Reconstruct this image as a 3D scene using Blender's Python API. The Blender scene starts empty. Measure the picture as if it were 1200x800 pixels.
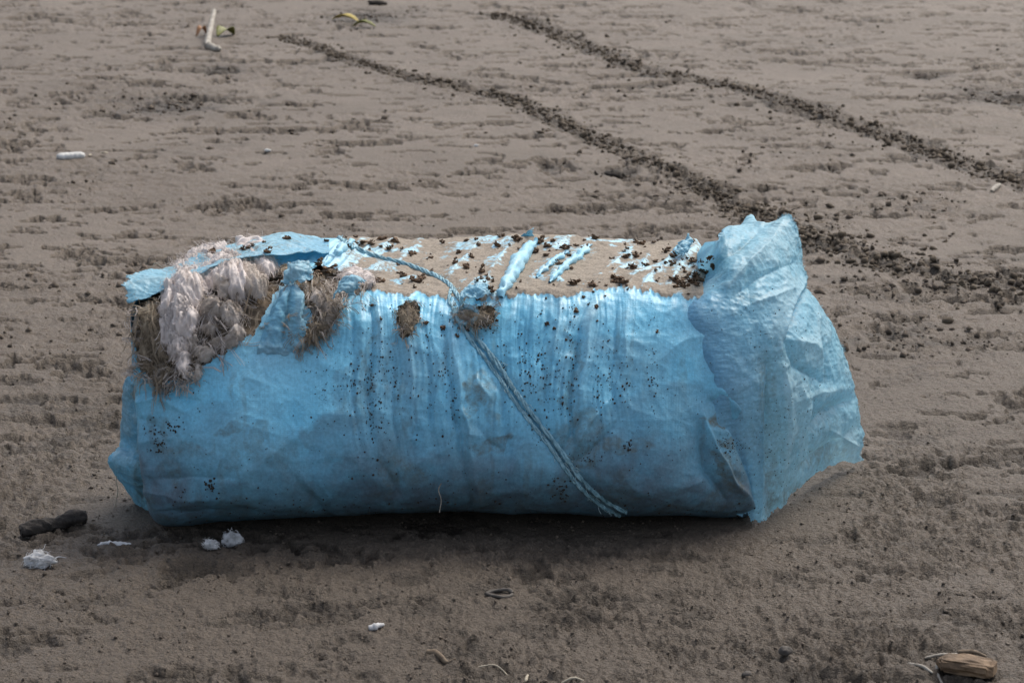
import bpy, math, random
import numpy as np
from mathutils import Vector
from mathutils.bvhtree import BVHTree

random.seed(7)
rng = np.random.default_rng(11)
R = math.radians
scene = bpy.context.scene
col = scene.collection

# ------------------------------------------------------------------ camera
FPX = 2800.0                       # focal length in pixels of a 1200 px wide picture
PITCH = R(13.88)
CAM = np.array([0.0, -4.559, 1.5])
cd = bpy.data.cameras.new('camera')
cd.sensor_width = 36.0
cd.lens = 36.0 * FPX / 1200.0
cd.clip_end = 6000.0
cd.clip_start = 0.05
cd.dof.use_dof = True
cd.dof.focus_distance = 4.75
cd.dof.aperture_fstop = 11.0
cam = bpy.data.objects.new('camera', cd)
cam.location = CAM
cam.rotation_euler = (R(90) - PITCH, 0, 0)
col.objects.link(cam)
scene.camera = cam

# ------------------------------------------------------------------ sky, sun, exposure
SUN_ELEV, SUN_AZ = R(52), R(33)    # azimuth measured from +Y (behind the bale) towards +X
world = bpy.data.worlds.new('World')
scene.world = world
world.use_nodes = True
wn, wl = world.node_tree.nodes, world.node_tree.links
wn.clear()
sky = wn.new('ShaderNodeTexSky')
sky.sky_type = 'NISHITA'
sky.sun_disc = False
sky.sun_elevation = SUN_ELEV
sky.sun_rotation = SUN_AZ
sky.air_density = 1.0
sky.dust_density = 4.0
hs = wn.new('ShaderNodeHueSaturation')
hs.inputs['Saturation'].default_value = 0.62
bg = wn.new('ShaderNodeBackground')
bg.inputs['Strength'].default_value = 0.15
wo = wn.new('ShaderNodeOutputWorld')
wl.new(sky.outputs[0], hs.inputs['Color'])
wl.new(hs.outputs[0], bg.inputs['Color'])
wl.new(bg.outputs[0], wo.inputs['Surface'])

sd = bpy.data.lights.new('sun', 'SUN')
sd.energy = 1.5
sd.angle = R(20)
sd.color = (1.0, 0.94, 0.84)
sun = bpy.data.objects.new('sun', sd)
sdir = Vector((math.sin(SUN_AZ) * math.cos(SUN_ELEV), math.cos(SUN_AZ) * math.cos(SUN_ELEV), math.sin(SUN_ELEV)))
sun.rotation_euler = sdir.to_track_quat('Z', 'Y').to_euler()
sun.location = (3, 6, 8)
col.objects.link(sun)

scene.view_settings.view_transform = 'Standard'
scene.view_settings.look = 'None'
scene.view_settings.gamma = 1.0
scene.view_settings.use_curve_mapping = False
scene.view_settings.exposure = 0.45

# ------------------------------------------------------------------ projection helpers
FW = np.array([0, math.cos(PITCH), -math.sin(PITCH)])
UP = np.array([0, math.sin(PITCH), math.cos(PITCH)])

def proj(P):
    d = np.asarray(P) - CAM
    z = d @ FW
    return 600 + FPX * d[..., 0] / z, 400 - FPX * (d @ UP) / z

def ray(px, py):
    v = FW + (px - 600) / FPX * np.array([1.0, 0, 0]) + (400 - py) / FPX * UP
    return v / np.linalg.norm(v)

def on_y(px, py, Y):
    v = ray(px, py)
    return CAM + v * ((Y - CAM[1]) / v[1])

def on_z(px, py, Z=0.0):
    v = ray(px, py)
    return CAM + v * ((Z - CAM[2]) / v[2])

# ------------------------------------------------------------------ noise (numpy)
def _h(ix, iy, iz, seed):
    h = (ix.astype(np.int64) * 374761393 + iy.astype(np.int64) * 668265263 + iz.astype(np.int64) * 2147483647 + seed * 974711)
    h = (h ^ (h >> 13)) * 1274126177
    h = h & 0xffffffff
    return (h ^ (h >> 16)) & 0xffff

def perlin2(x, y, seed=0):
    x = np.asarray(x, float); y = np.asarray(y, float)
    x0 = np.floor(x); y0 = np.floor(y)
    fx = x - x0; fy = y - y0
    z = np.zeros(1, dtype=np.int64)
    def g(dx, dy):
        a = _h(x0 + dx, y0 + dy, z, seed) * (2 * math.pi / 65536)
        return np.cos(a) * (fx - dx) + np.sin(a) * (fy - dy)
    u = fx * fx * fx * (fx * (fx * 6 - 15) + 10); v = fy * fy * fy * (fy * (fy * 6 - 15) + 10)
    a = g(0, 0); b = g(1, 0); c = g(0, 1); d = g(1, 1)
    return 1.5 * ((a + (b - a) * u) * (1 - v) + (c + (d - c) * u) * v)

def perlin3(P, seed=0):
    P = np.asarray(P, float)
    p0 = np.floor(P); f = P - p0
    w = f * f * f * (f * (f * 6 - 15) + 10)
    def g(dx, dy, dz):
        h = _h(p0[..., 0] + dx, p0[..., 1] + dy, p0[..., 2] + dz, seed)
        a = (h & 255) * (2 * math.pi / 256); zz = (h >> 8) / 127.5 - 1
        r = np.sqrt(np.maximum(0, 1 - zz * zz))
        return r * np.cos(a) * (f[..., 0] - dx) + r * np.sin(a) * (f[..., 1] - dy) + zz * (f[..., 2] - dz)
    lx = lambda a, b: a + (b - a) * w[..., 0]
    ly0 = lx(g(0, 0, 0), g(1, 0, 0)); ly1 = lx(g(0, 1, 0), g(1, 1, 0))
    lz0 = ly0 + (ly1 - ly0) * w[..., 1]
    ly0 = lx(g(0, 0, 1), g(1, 0, 1)); ly1 = lx(g(0, 1, 1), g(1, 1, 1))
    lz1 = ly0 + (ly1 - ly0) * w[..., 1]
    return 1.5 * (lz0 + (lz1 - lz0) * w[..., 2])

def fbm3(P, octs=3, seed=0):
    s = 0; a = 1.0
    for k in range(octs):
        s = s + a * perlin3(P * (2.03 ** k), seed + k); a *= 0.5
    return s

def sstep(a, b, x):
    t = np.clip((x - a) / (b - a), 0, 1)
    return t * t * (3 - 2 * t)

def seg_dist(px, py, line):
    """distance to a polyline and position 0..1 along it"""
    best = np.full(np.shape(px), 1e9); tt = np.zeros(np.shape(px)); side = np.zeros(np.shape(px))
    n = len(line) - 1
    for i in range(n):
        ax, ay = line[i][:2]; bx, by = line[i + 1][:2]
        dx, dy = bx - ax, by - ay
        t = np.clip(((px - ax) * dx + (py - ay) * dy) / (dx * dx + dy * dy + 1e-12), 0, 1)
        ex = px - ax - t * dx; ey = py - ay - t * dy
        d = np.hypot(ex, ey)
        m = d < best
        best = np.where(m, d, best); tt = np.where(m, (i + t) / n, tt)
        side = np.where(m, np.sign(dx * ey - dy * ex), side)
    return best, tt, side

def in_poly(px, py, poly):
    inside = np.zeros(np.shape(px), bool)
    n = len(poly)
    for i in range(n):
        x1, y1 = poly[i]; x2, y2 = poly[(i + 1) % n]
        if y1 == y2: continue
        c = ((y1 > py) != (y2 > py)) & (px < (x2 - x1) * (py - y1) / (y2 - y1) + x1)
        inside ^= c
    return inside

# ------------------------------------------------------------------ mesh helpers
def mesh_np(name, V, F, smooth=True):
    me = bpy.data.meshes.new(name)
    V = np.ascontiguousarray(V, dtype=np.float32).reshape(-1, 3)
    F = np.ascontiguousarray(F, dtype=np.int32)
    k = F.shape[1]
    me.vertices.add(len(V)); me.vertices.foreach_set('co', V.ravel())
    me.loops.add(F.size); me.loops.foreach_set('vertex_index', F.ravel())
    me.polygons.add(len(F))
    me.polygons.foreach_set('loop_start', np.arange(0, F.size, k, dtype=np.int32))
    if smooth:
        me.polygons.foreach_set('use_smooth', np.ones(len(F), dtype=bool))
    me.update(calc_edges=True)
    me.validate()
    return me

def attr(me, name, a):
    at = me.attributes.new(name, 'FLOAT', 'POINT')
    at.data.foreach_set('value', np.ascontiguousarray(a, dtype=np.float32).ravel())

def link(name, me, mat, parent=None):
    o = bpy.data.objects.new(name, me)
    col.objects.link(o)
    if mat is not None and len(me.materials) == 0:
        me.materials.append(mat)
    if parent is not None:
        o.parent = parent
    return o

def tag(o, label, cat, group=None):
    o['label'] = label; o['category'] = cat
    if group: o['group'] = group
    return o

def empty(name, loc):
    o = bpy.data.objects.new(name, None)
    o.location = loc; o.empty_display_size = 0.05
    col.objects.link(o)
    return o

def grid_faces(nu, nv, closed_v=False):
    i = np.arange(nu - 1)[:, None]; j = np.arange(nv if closed_v else nv - 1)[None, :]
    j2 = (j + 1) % nv
    return np.stack([i * nv + j, (i + 1) * nv + j, (i + 1) * nv + j2, i * nv + j2], -1).reshape(-1, 4)

def grid_normals(P, closed_v=False):
    du = np.gradient(P, axis=0)
    if closed_v:
        dv = np.roll(P, -1, 1) - np.roll(P, 1, 1)
    else:
        dv = np.gradient(P, axis=1)
    n = np.cross(du, dv)
    return n / (np.linalg.norm(n, axis=-1, keepdims=True) + 1e-12)

def catmull(C, n, axis):
    """Catmull-Rom resampling of control array C along one axis to n samples"""
    C = np.moveaxis(np.asarray(C, float), axis, 0)
    m = len(C)
    t = np.linspace(0, m - 1, n)
    i = np.clip(np.floor(t).astype(int), 0, m - 2); f = (t - i).reshape((-1,) + (1,) * (C.ndim - 1))
    p1 = C[i]; p2 = C[i + 1]
    p0 = np.where((i > 0).reshape(f.shape), C[np.maximum(i - 1, 0)], 2 * p1 - p2)
    p3 = np.where((i < m - 2).reshape(f.shape), C[np.minimum(i + 2, m - 1)], 2 * p2 - p1)
    out = 0.5 * (2 * p1 + (p2 - p0) * f + (2 * p0 - 5 * p1 + 4 * p2 - p3) * f ** 2 + (3 * p1 - p0 - 3 * p2 + p3) * f ** 3)
    return np.moveaxis(out, 0, axis)

def tubes(paths, radii, sides=3):
    """many tubes -> one vertex/face array; paths: list of (n,3); radii: scalar or (n,) per path"""
    Vs, Fs, off = [], [], 0
    ang = np.arange(sides) * 2 * math.pi / sides
    for p, r in zip(paths, radii):
        p = np.asarray(p, float); n = len(p)
        t = np.gradient(p, axis=0); t /= np.linalg.norm(t, axis=1, keepdims=True) + 1e-12
        ref = np.array([0.31, 0.52, 0.79]);
        a = np.cross(t, ref); a /= np.linalg.norm(a, axis=1, keepdims=True) + 1e-9
        b = np.cross(t, a)
        rr = np.broadcast_to(np.asarray(r, float), (n,))[:, None, None]
        v = p[:, None, :] + rr * (np.cos(ang)[None, :, None] * a[:, None, :] + np.sin(ang)[None, :, None] * b[:, None, :])
        Vs.append(v.reshape(-1, 3)); Fs.append(grid_faces(n, sides, True) + off); off += n * sides
    return np.concatenate(Vs), np.concatenate(Fs)

def lump_mesh(rad, seed, sub=1):
    t = (1 + 5 ** 0.5) / 2
    v = np.array([(-1, t, 0), (1, t, 0), (-1, -t, 0), (1, -t, 0), (0, -1, t), (0, 1, t), (0, -1, -t), (0, 1, -t), (t, 0, -1), (t, 0, 1), (-t, 0, -1), (-t, 0, 1)], float)
    v /= np.linalg.norm(v[0])
    f = np.array([(0, 11, 5), (0, 5, 1), (0, 1, 7), (0, 7, 10), (0, 10, 11), (1, 5, 9), (5, 11, 4), (11, 10, 2), (10, 7, 6), (7, 1, 8), (3, 9, 4), (3, 4, 2), (3, 2, 6), (3, 6, 8), (3, 8, 9), (4, 9, 5), (2, 4, 11), (6, 2, 10), (8, 6, 7), (9, 8, 1)])
    for _ in range(sub):
        cache = {}; vl = v.tolist(); nf = []
        def mid(a, b):
            k = (min(a, b), max(a, b))
            if k not in cache:
                m = (np.array(vl[a]) + np.array(vl[b])) / 2; m /= np.linalg.norm(m); cache[k] = len(vl); vl.append(m.tolist())
            return cache[k]
        for a, b, c in f:
            ab, bc, ca = mid(a, b), mid(b, c), mid(c, a); nf += [(a, ab, ca), (b, bc, ab), (c, ca, bc), (ab, bc, ca)]
        v = np.array(vl); f = np.array(nf)
    v = v * (1 + 0.35 * perlin3(v * 1.7 + seed * 3.1, seed) + 0.22 * perlin3(v * 4 + seed, seed + 1))[:, None]
    return v * rad, f

# ------------------------------------------------------------------ materials
def new_mat(name):
    m = bpy.data.materials.new(name); m.use_nodes = True
    nt = m.node_tree
    b = nt.nodes['Principled BSDF']
    return m, nt, b

def N(nt, t, **kw):
    n = nt.nodes.new(t)
    for k, v in kw.items():
        if k.startswith('in_'):
            n.inputs[k[3:].replace('_', ' ')].default_value = v
        else:
            setattr(n, k, v)
    return n

def ramp(nt, fac, stops):
    r = nt.nodes.new('ShaderNodeValToRGB')
    e = r.color_ramp.elements
    while len(e) < len(stops): e.new(0.5)
    for x, (p, c) in zip(e, stops):
        x.position = p; x.color = c if len(c) == 4 else (*c, 1)
    nt.links.new(fac, r.inputs['Fac'])
    return r.outputs['Color']

def mixc(nt, fac, a, b, mode='MIX'):
    m = nt.nodes.new('ShaderNodeMix'); m.data_type = 'RGBA'; m.blend_type = mode
    for sock, v in ((m.inputs[0], fac), (m.inputs[6], a), (m.inputs[7], b)):
        if isinstance(v, (int, float)): sock.default_value = v
        elif isinstance(v, tuple): sock.default_value = v if len(v) == 4 else (*v, 1)
        else: nt.links.new(v, sock)
    return m.outputs[2]

def math_n(nt, op, a, b=0.0):
    m = nt.nodes.new('ShaderNodeMath'); m.operation = op
    for s, v in zip(m.inputs, (a, b)):
        if isinstance(v, (int, float)): s.default_value = v
        else: nt.links.new(v, s)
    return m.outputs[0]

def noise_n(nt, scale, detail=4, rough=0.55, vec=None):
    n = nt.nodes.new('ShaderNodeTexNoise')
    n.inputs['Scale'].default_value = scale; n.inputs['Detail'].default_value = detail; n.inputs['Roughness'].default_value = rough
    if vec is None:
        tc = nt.nodes.new('ShaderNodeTexCoord'); vec = tc.outputs['Object']
    nt.links.new(vec, n.inputs['Vector'])
    return n.outputs['Fac']

def bump_n(nt, height, strength, dist, normal=None):
    b = nt.nodes.new('ShaderNodeBump')
    b.inputs['Strength'].default_value = strength; b.inputs['Distance'].default_value = dist
    nt.links.new(height, b.inputs['Height'])
    if normal is not None: nt.links.new(normal, b.inputs['Normal'])
    return b.outputs['Normal']

def attr_n(nt, name):
    a = nt.nodes.new('ShaderNodeAttribute'); a.attribute_name = name
    return a.outputs['Fac']

def simple_mat(name, c1, c2, scale, rough=0.8, bump=0.3, bscale=None, bdist=0.002):
    m, nt, b = new_mat(name)
    f = noise_n(nt, scale)
    nt.links.new(ramp(nt, f, [(0.3, c1), (0.7, c2)]), b.inputs['Base Color'])
    b.inputs['Roughness'].default_value = rough
    f2 = noise_n(nt, bscale or scale * 4)
    nt.links.new(bump_n(nt, f2, bump, bdist), b.inputs['Normal'])
    return m

# sand
SAND_DRY = (0.143, 0.111, 0.082); SAND_PALE = (0.186, 0.148, 0.113); SAND_DAMP_NEAR = (0.042, 0.031, 0.021)
def sand_mat():
    m, nt, b = new_mat('beach_sand')
    L = nt.links
    big = noise_n(nt, 1.3, 4)
    mid = noise_n(nt, 14, 5)
    fine = noise_n(nt, 260, 4, 0.7)
    c = mixc(nt, ramp(nt, big, [(0.35, (0, 0, 0)), (0.65, (1, 1, 1))]), SAND_DRY, SAND_PALE)
    c = mixc(nt, math_n(nt, 'MULTIPLY', ramp(nt, mid, [(0.45, (0, 0, 0)), (0.75, (1, 1, 1))]), 0.35), c, (0.100, 0.080, 0.062))
    d = attr_n(nt, 'damp')  # damp patches plus the darker tone of the near sand
    c = mixc(nt, d, c, SAND_DAMP_NEAR)
    g = ramp(nt, fine, [(0.32, (0.55, 0.55, 0.55)), (0.5, (1, 1, 1)), (0.70, (1.35, 1.32, 1.28))])
    c = mixc(nt, 1.0, c, g, 'MULTIPLY')
    L.new(c, b.inputs['Base Color'])
    b.inputs['Roughness'].default_value = 0.62
    b.inputs['Specular IOR Level'].default_value = 0.35
    n1 = bump_n(nt, noise_n(nt, 330, 3, 0.7), 1.0, 0.003)
    n2 = bump_n(nt, noise_n(nt, 90, 4, 0.7), 1.0, 0.012, n1)
    L.new(n2, b.inputs['Normal'])
    return m
M_SAND = sand_mat()

# blue woven plastic
def blue_mat(name, base_a, base_b, weave=True, crinkle=False):
    m, nt, b = new_mat(name)
    L = nt.links
    tc = N(nt, 'ShaderNodeTexCoord').outputs['Object']
    mp = N(nt, 'ShaderNodeMapping'); mp.inputs['Scale'].default_value = (9, 4, 2.2); L.new(tc, mp.inputs['Vector'])
    streak = noise_n(nt, 2.0, 5, 0.6, mp.outputs[0])
    blot = noise_n(nt, 7, 6, 0.62, tc)
    fine = noise_n(nt, 160, 3, 0.7, tc)
    c = mixc(nt, ramp(nt, streak, [(0.3, (0, 0, 0)), (0.7, (1, 1, 1))]), base_a, base_b)
    c = mixc(nt, attr_n(nt, 'tint'), c, mixc(nt, ramp(nt, blot, [(0.3, (0, 0, 0)), (0.7, (1, 1, 1))]), (0.24, 0.57, 0.74), (0.33, 0.70, 0.83)))
    # faint vertical run marks and blotches of grime
    c = mixc(nt, math_n(nt, 'MULTIPLY', ramp(nt, blot, [(0.5, (0, 0, 0)), (0.75, (1, 1, 1))]), 0.18), c, (0.13, 0.21, 0.25))
    c = mixc(nt, math_n(nt, 'MULTIPLY', ramp(nt, noise_n(nt, 11, 7, 0.68, tc), [(0.42, (0, 0, 0)), (0.72, (1, 1, 1))]), 0.20), c, (0.27, 0.31, 0.31))
    st = attr_n(nt, 'stain_shade'); ol = attr_n(nt, 'olive'); pa = attr_n(nt, 'pale'); sa = attr_n(nt, 'sand')
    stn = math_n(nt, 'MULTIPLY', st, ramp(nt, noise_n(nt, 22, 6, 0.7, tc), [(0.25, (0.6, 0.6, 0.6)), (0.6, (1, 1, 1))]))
    c = mixc(nt, stn, c, (0.098, 0.138, 0.178))  # grey-blue of the stains and of the shade painted low on the front
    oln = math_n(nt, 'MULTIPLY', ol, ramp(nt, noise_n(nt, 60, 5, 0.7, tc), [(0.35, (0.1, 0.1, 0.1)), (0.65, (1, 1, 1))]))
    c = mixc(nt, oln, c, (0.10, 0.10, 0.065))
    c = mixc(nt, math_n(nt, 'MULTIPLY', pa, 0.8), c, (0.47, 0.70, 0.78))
    gr = ramp(nt, fine, [(0.3, (0.82, 0.82, 0.82)), (0.7, (1.12, 1.12, 1.12))])
    c = mixc(nt, 1.0, c, gr, 'MULTIPLY')
    # dry sand lying in the hollows of the top
    sn = noise_n(nt, 120, 5, 0.7, tc)
    sf = math_n(nt, 'ADD', sa, math_n(nt, 'MULTIPLY', math_n(nt, 'SUBTRACT', sn, 0.5), 1.5))
    sf = ramp(nt, sf, [(0.36, (0, 0, 0)), (0.66, (1, 1, 1))])
    sc = ramp(nt, noise_n(nt, 210, 4, 0.75, tc), [(0.3, (0.15, 0.125, 0.098)), (0.5, (0.275, 0.235, 0.188)), (0.72, (0.39, 0.34, 0.28))])
    c = mixc(nt, sf, c, sc)
    L.new(c, b.inputs['Base Color'])
    rg = N(nt, 'ShaderNodeMapRange'); L.new(sf, rg.inputs['Value'])
    rg.inputs['To Min'].default_value = 0.40; rg.inputs['To Max'].default_value = 0.95
    L.new(rg.outputs[0], b.inputs['Roughness'])
    b.inputs['Specular IOR Level'].default_value = 0.35
    nm = bump_n(nt, noise_n(nt, 300, 3, 0.6, tc), 0.35, 0.0012)
    if weave:
        for axis, (sx, sz) in enumerate(((1, 0), (0, 1))):
            w = N(nt, 'ShaderNodeTexWave', wave_type='BANDS', bands_direction='X' if axis == 0 else 'Z')
            w.inputs['Scale'].default_value = 95; w.inputs['Distortion'].default_value = 0.6; w.inputs['Detail'].default_value = 1
            L.new(tc, w.inputs['Vector'])
            nm = bump_n(nt, w.outputs['Fac'], 0.07, 0.0012, nm)
    nm = bump_n(nt, noise_n(nt, 38, 4, 0.6, tc), 0.22, 0.006, nm)
    if crinkle:
        for sc_, st_ in ((38, .6), (75, .5), (140, .35)):
            wn_ = N(nt, 'ShaderNodeTexVoronoi', feature='F1'); wn_.inputs['Scale'].default_value = sc_
            mp2 = N(nt, 'ShaderNodeMapping'); mp2.inputs['Scale'].default_value = (0.8, 1, 2.4); mp2.inputs['Rotation'].default_value = (0, R(35), 0); L.new(tc, mp2.inputs['Vector']); L.new(mp2.outputs[0], wn_.inputs['Vector'])
            nm = bump_n(nt, wn_.outputs['Distance'], st_, 0.10 / sc_, nm)
        tl = N(nt, 'ShaderNodeBsdfTranslucent'); L.new(c, tl.inputs['Color']); L.new(nm, tl.inputs['Normal'])
        mx = N(nt, 'ShaderNodeMixShader'); mx.inputs[0].default_value = 0.40
        L.new(b.outputs[0], mx.inputs[1]); L.new(tl.outputs[0], mx.inputs[2])
        L.new(mx.outputs[0], nt.nodes['Material Output'].inputs['Surface'])
    L.new(nm, b.inputs['Normal'])
    return m
M_BLUE = blue_mat('blue_woven_plastic', (0.140, 0.48, 0.70), (0.21, 0.60, 0.81))
M_RIM = blue_mat('thin_crinkled_blue_plastic', (0.135, 0.44, 0.68), (0.20, 0.545, 0.775), weave=False, crinkle=True)
M_MOUTH = blue_mat('pale_blue_woven_plastic', (0.24, 0.53, 0.68), (0.33, 0.62, 0.75), weave=False)
M_CORD = simple_mat('faded_teal_cord', (0.10, 0.23, 0.29), (0.33, 0.57, 0.66), 90, 0.6, 0.6, 260)
M_WOOL = simple_mat('dirty_white_wool', (0.46, 0.40, 0.365), (0.80, 0.735, 0.70), 18, 0.9, 0.4, 120)
M_WOOLDARK = simple_mat('grey_wool', (0.27, 0.225, 0.185), (0.64, 0.57, 0.51), 25, 0.95, 0.4, 120)
M_FIBRE = simple_mat('brown_matted_fibre', (0.10, 0.075, 0.05), (0.26, 0.20, 0.14), 40, 0.95, 0.8, 200, 0.004)
M_FIBRE2 = simple_mat('straw_brown_fibre', (0.22, 0.17, 0.115), (0.46, 0.38, 0.28), 20, 0.9, 0.3, 200)
M_DEBRIS = simple_mat('dried_brown_husk', (0.040, 0.022, 0.012), (0.16, 0.092, 0.045), 120, 0.85, 0.4, 300)
M_SPECK = simple_mat('black_grime_speck', (0.018, 0.014, 0.011), (0.05, 0.038, 0.026), 90, 0.9, 0.2)
M_CLOD = simple_mat('damp_sand_crumb', (0.060, 0.044, 0.030), (0.14, 0.107, 0.078), 40, 0.9, 0.6, 300)
M_COTTON = simple_mat('white_cotton', (0.36, 0.355, 0.35), (0.68, 0.68, 0.68), 60, 0.9, 0.5, 200, 0.003)
M_CHAR = simple_mat('charred_wood', (0.012, 0.010, 0.009), (0.05, 0.04, 0.032), 45, 0.85, 0.9, 120, 0.004)
M_WOODTAN = simple_mat('split_tan_wood', (0.06, 0.036, 0.019), (0.25, 0.165, 0.095), 30, 0.8, 0.7, 150, 0.003)
M_BONE = simple_mat('bleached_stick', (0.16, 0.14, 0.11), (0.44, 0.40, 0.34), 50, 0.7, 0.4, 200)
M_TWIG = simple_mat('brown_twig', (0.10, 0.07, 0.045), (0.22, 0.165, 0.11), 60, 0.85, 0.5, 250)
M_STRAW = simple_mat('pale_straw', (0.36, 0.31, 0.23), (0.52, 0.46, 0.36), 60, 0.8, 0.3, 250)
M_LEAFG = simple_mat('olive_green_leaf', (0.10, 0.12, 0.02), (0.22, 0.21, 0.05), 40, 0.6, 0.3, 200)
M_LEAFY = simple_mat('yellow_leaf', (0.36, 0.27, 0.05), (0.52, 0.40, 0.10), 40, 0.6, 0.3, 200)
M_LEAFO = simple_mat('rust_leaf', (0.25, 0.11, 0.04), (0.38, 0.18, 0.07), 40, 0.6, 0.3, 200)
M_STONE = simple_mat('dark_pebble', (0.05, 0.042, 0.036), (0.11, 0.095, 0.08), 60, 0.8, 0.4, 200)
M_SHELL = simple_mat('grey_shell', (0.40, 0.39, 0.37), (0.66, 0.65, 0.62), 60, 0.5, 0.3, 200)

# ------------------------------------------------------------------ ground
def gpt(px, py):
    p = on_z(px, py); return p[0], p[1]

TRACK_A = [gpt(*p) for p in [(330, 42), (345, 48), (420, 74), (500, 94), (560, 106), (600, 117), (650, 142), (720, 175), (800, 208), (860, 238), (900, 256), (960, 282), (1040, 310), (1120, 334), (1220, 346), (1400, 360)]]
TRACK_B = [gpt(*p) for p in [(575, 16), (600, 22), (640, 36), (700, 62), (760, 84), (830, 97), (880, 108), (940, 126), (1000, 146), (1060, 166), (1130, 190), (1200, 213), (1300, 245), (1500, 300)]]
# disturbed / dug spots: px, py, radius (m), depth (m, negative = hole), roughness
SPOTS = [(150, 650, .060, -.006, 1.0), (225, 668, .034, -.011, .9), (208, 667, .02, -.008, .6), (700, 715, .10, -.004, 1.0), (640, 640, .10, 0, .7),
         (1040, 750, .10, .006, 1.0), (980, 770, .09, .004, 1.0), (940, 795, .05, -.02, .8), (1190, 740, .06, -.008, .9), (560, 655, .11, 0, .7),
         (1060, 340, .22, .006, 1.0), (1150, 330, .22, .004, 1.0), (990, 300, .20, .0, 1.0), (1010, 395, .14, .0, .8), (1080, 400, .12, 0, .7),
         (960, 50, .22, -.01, 1.0), (1175, 115, .20, -.012, 1.0), (1085, 88, .10, -.012, .7), (200, 122, .22, -.012, .9), (130, 125, .18, -.008, .7),
         (80, 495, .16, -.008, .9), (60, 510, .14, -.006, .9), (255, 82, .10, -.016, .6), (720, 202, .07, -.022, .6), (1070, 240, .22, 0, .9),
         (1080, 500, .07, -.006, .8), (1065, 510, .06, -.006, .8), (1045, 430, .10, 0, .7), (430, 20, .25, -.012, .6), (920, 260, .2, 0, .9),
         (400, 720, .07, -.004, .6), (530, 740, .08, 0, .8), (330, 690, .09, 0, .6), (820, 760, .06, -.008, .7), (300, 120, .12, -.01, .7),
         (1090, 660, .07, 0, .7), (1060, 640, .06, 0, .7), (100, 590, .10, 0, .7), (40, 470, .12, 0, .6), (870, 690, .08, 0, .6)]

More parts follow.
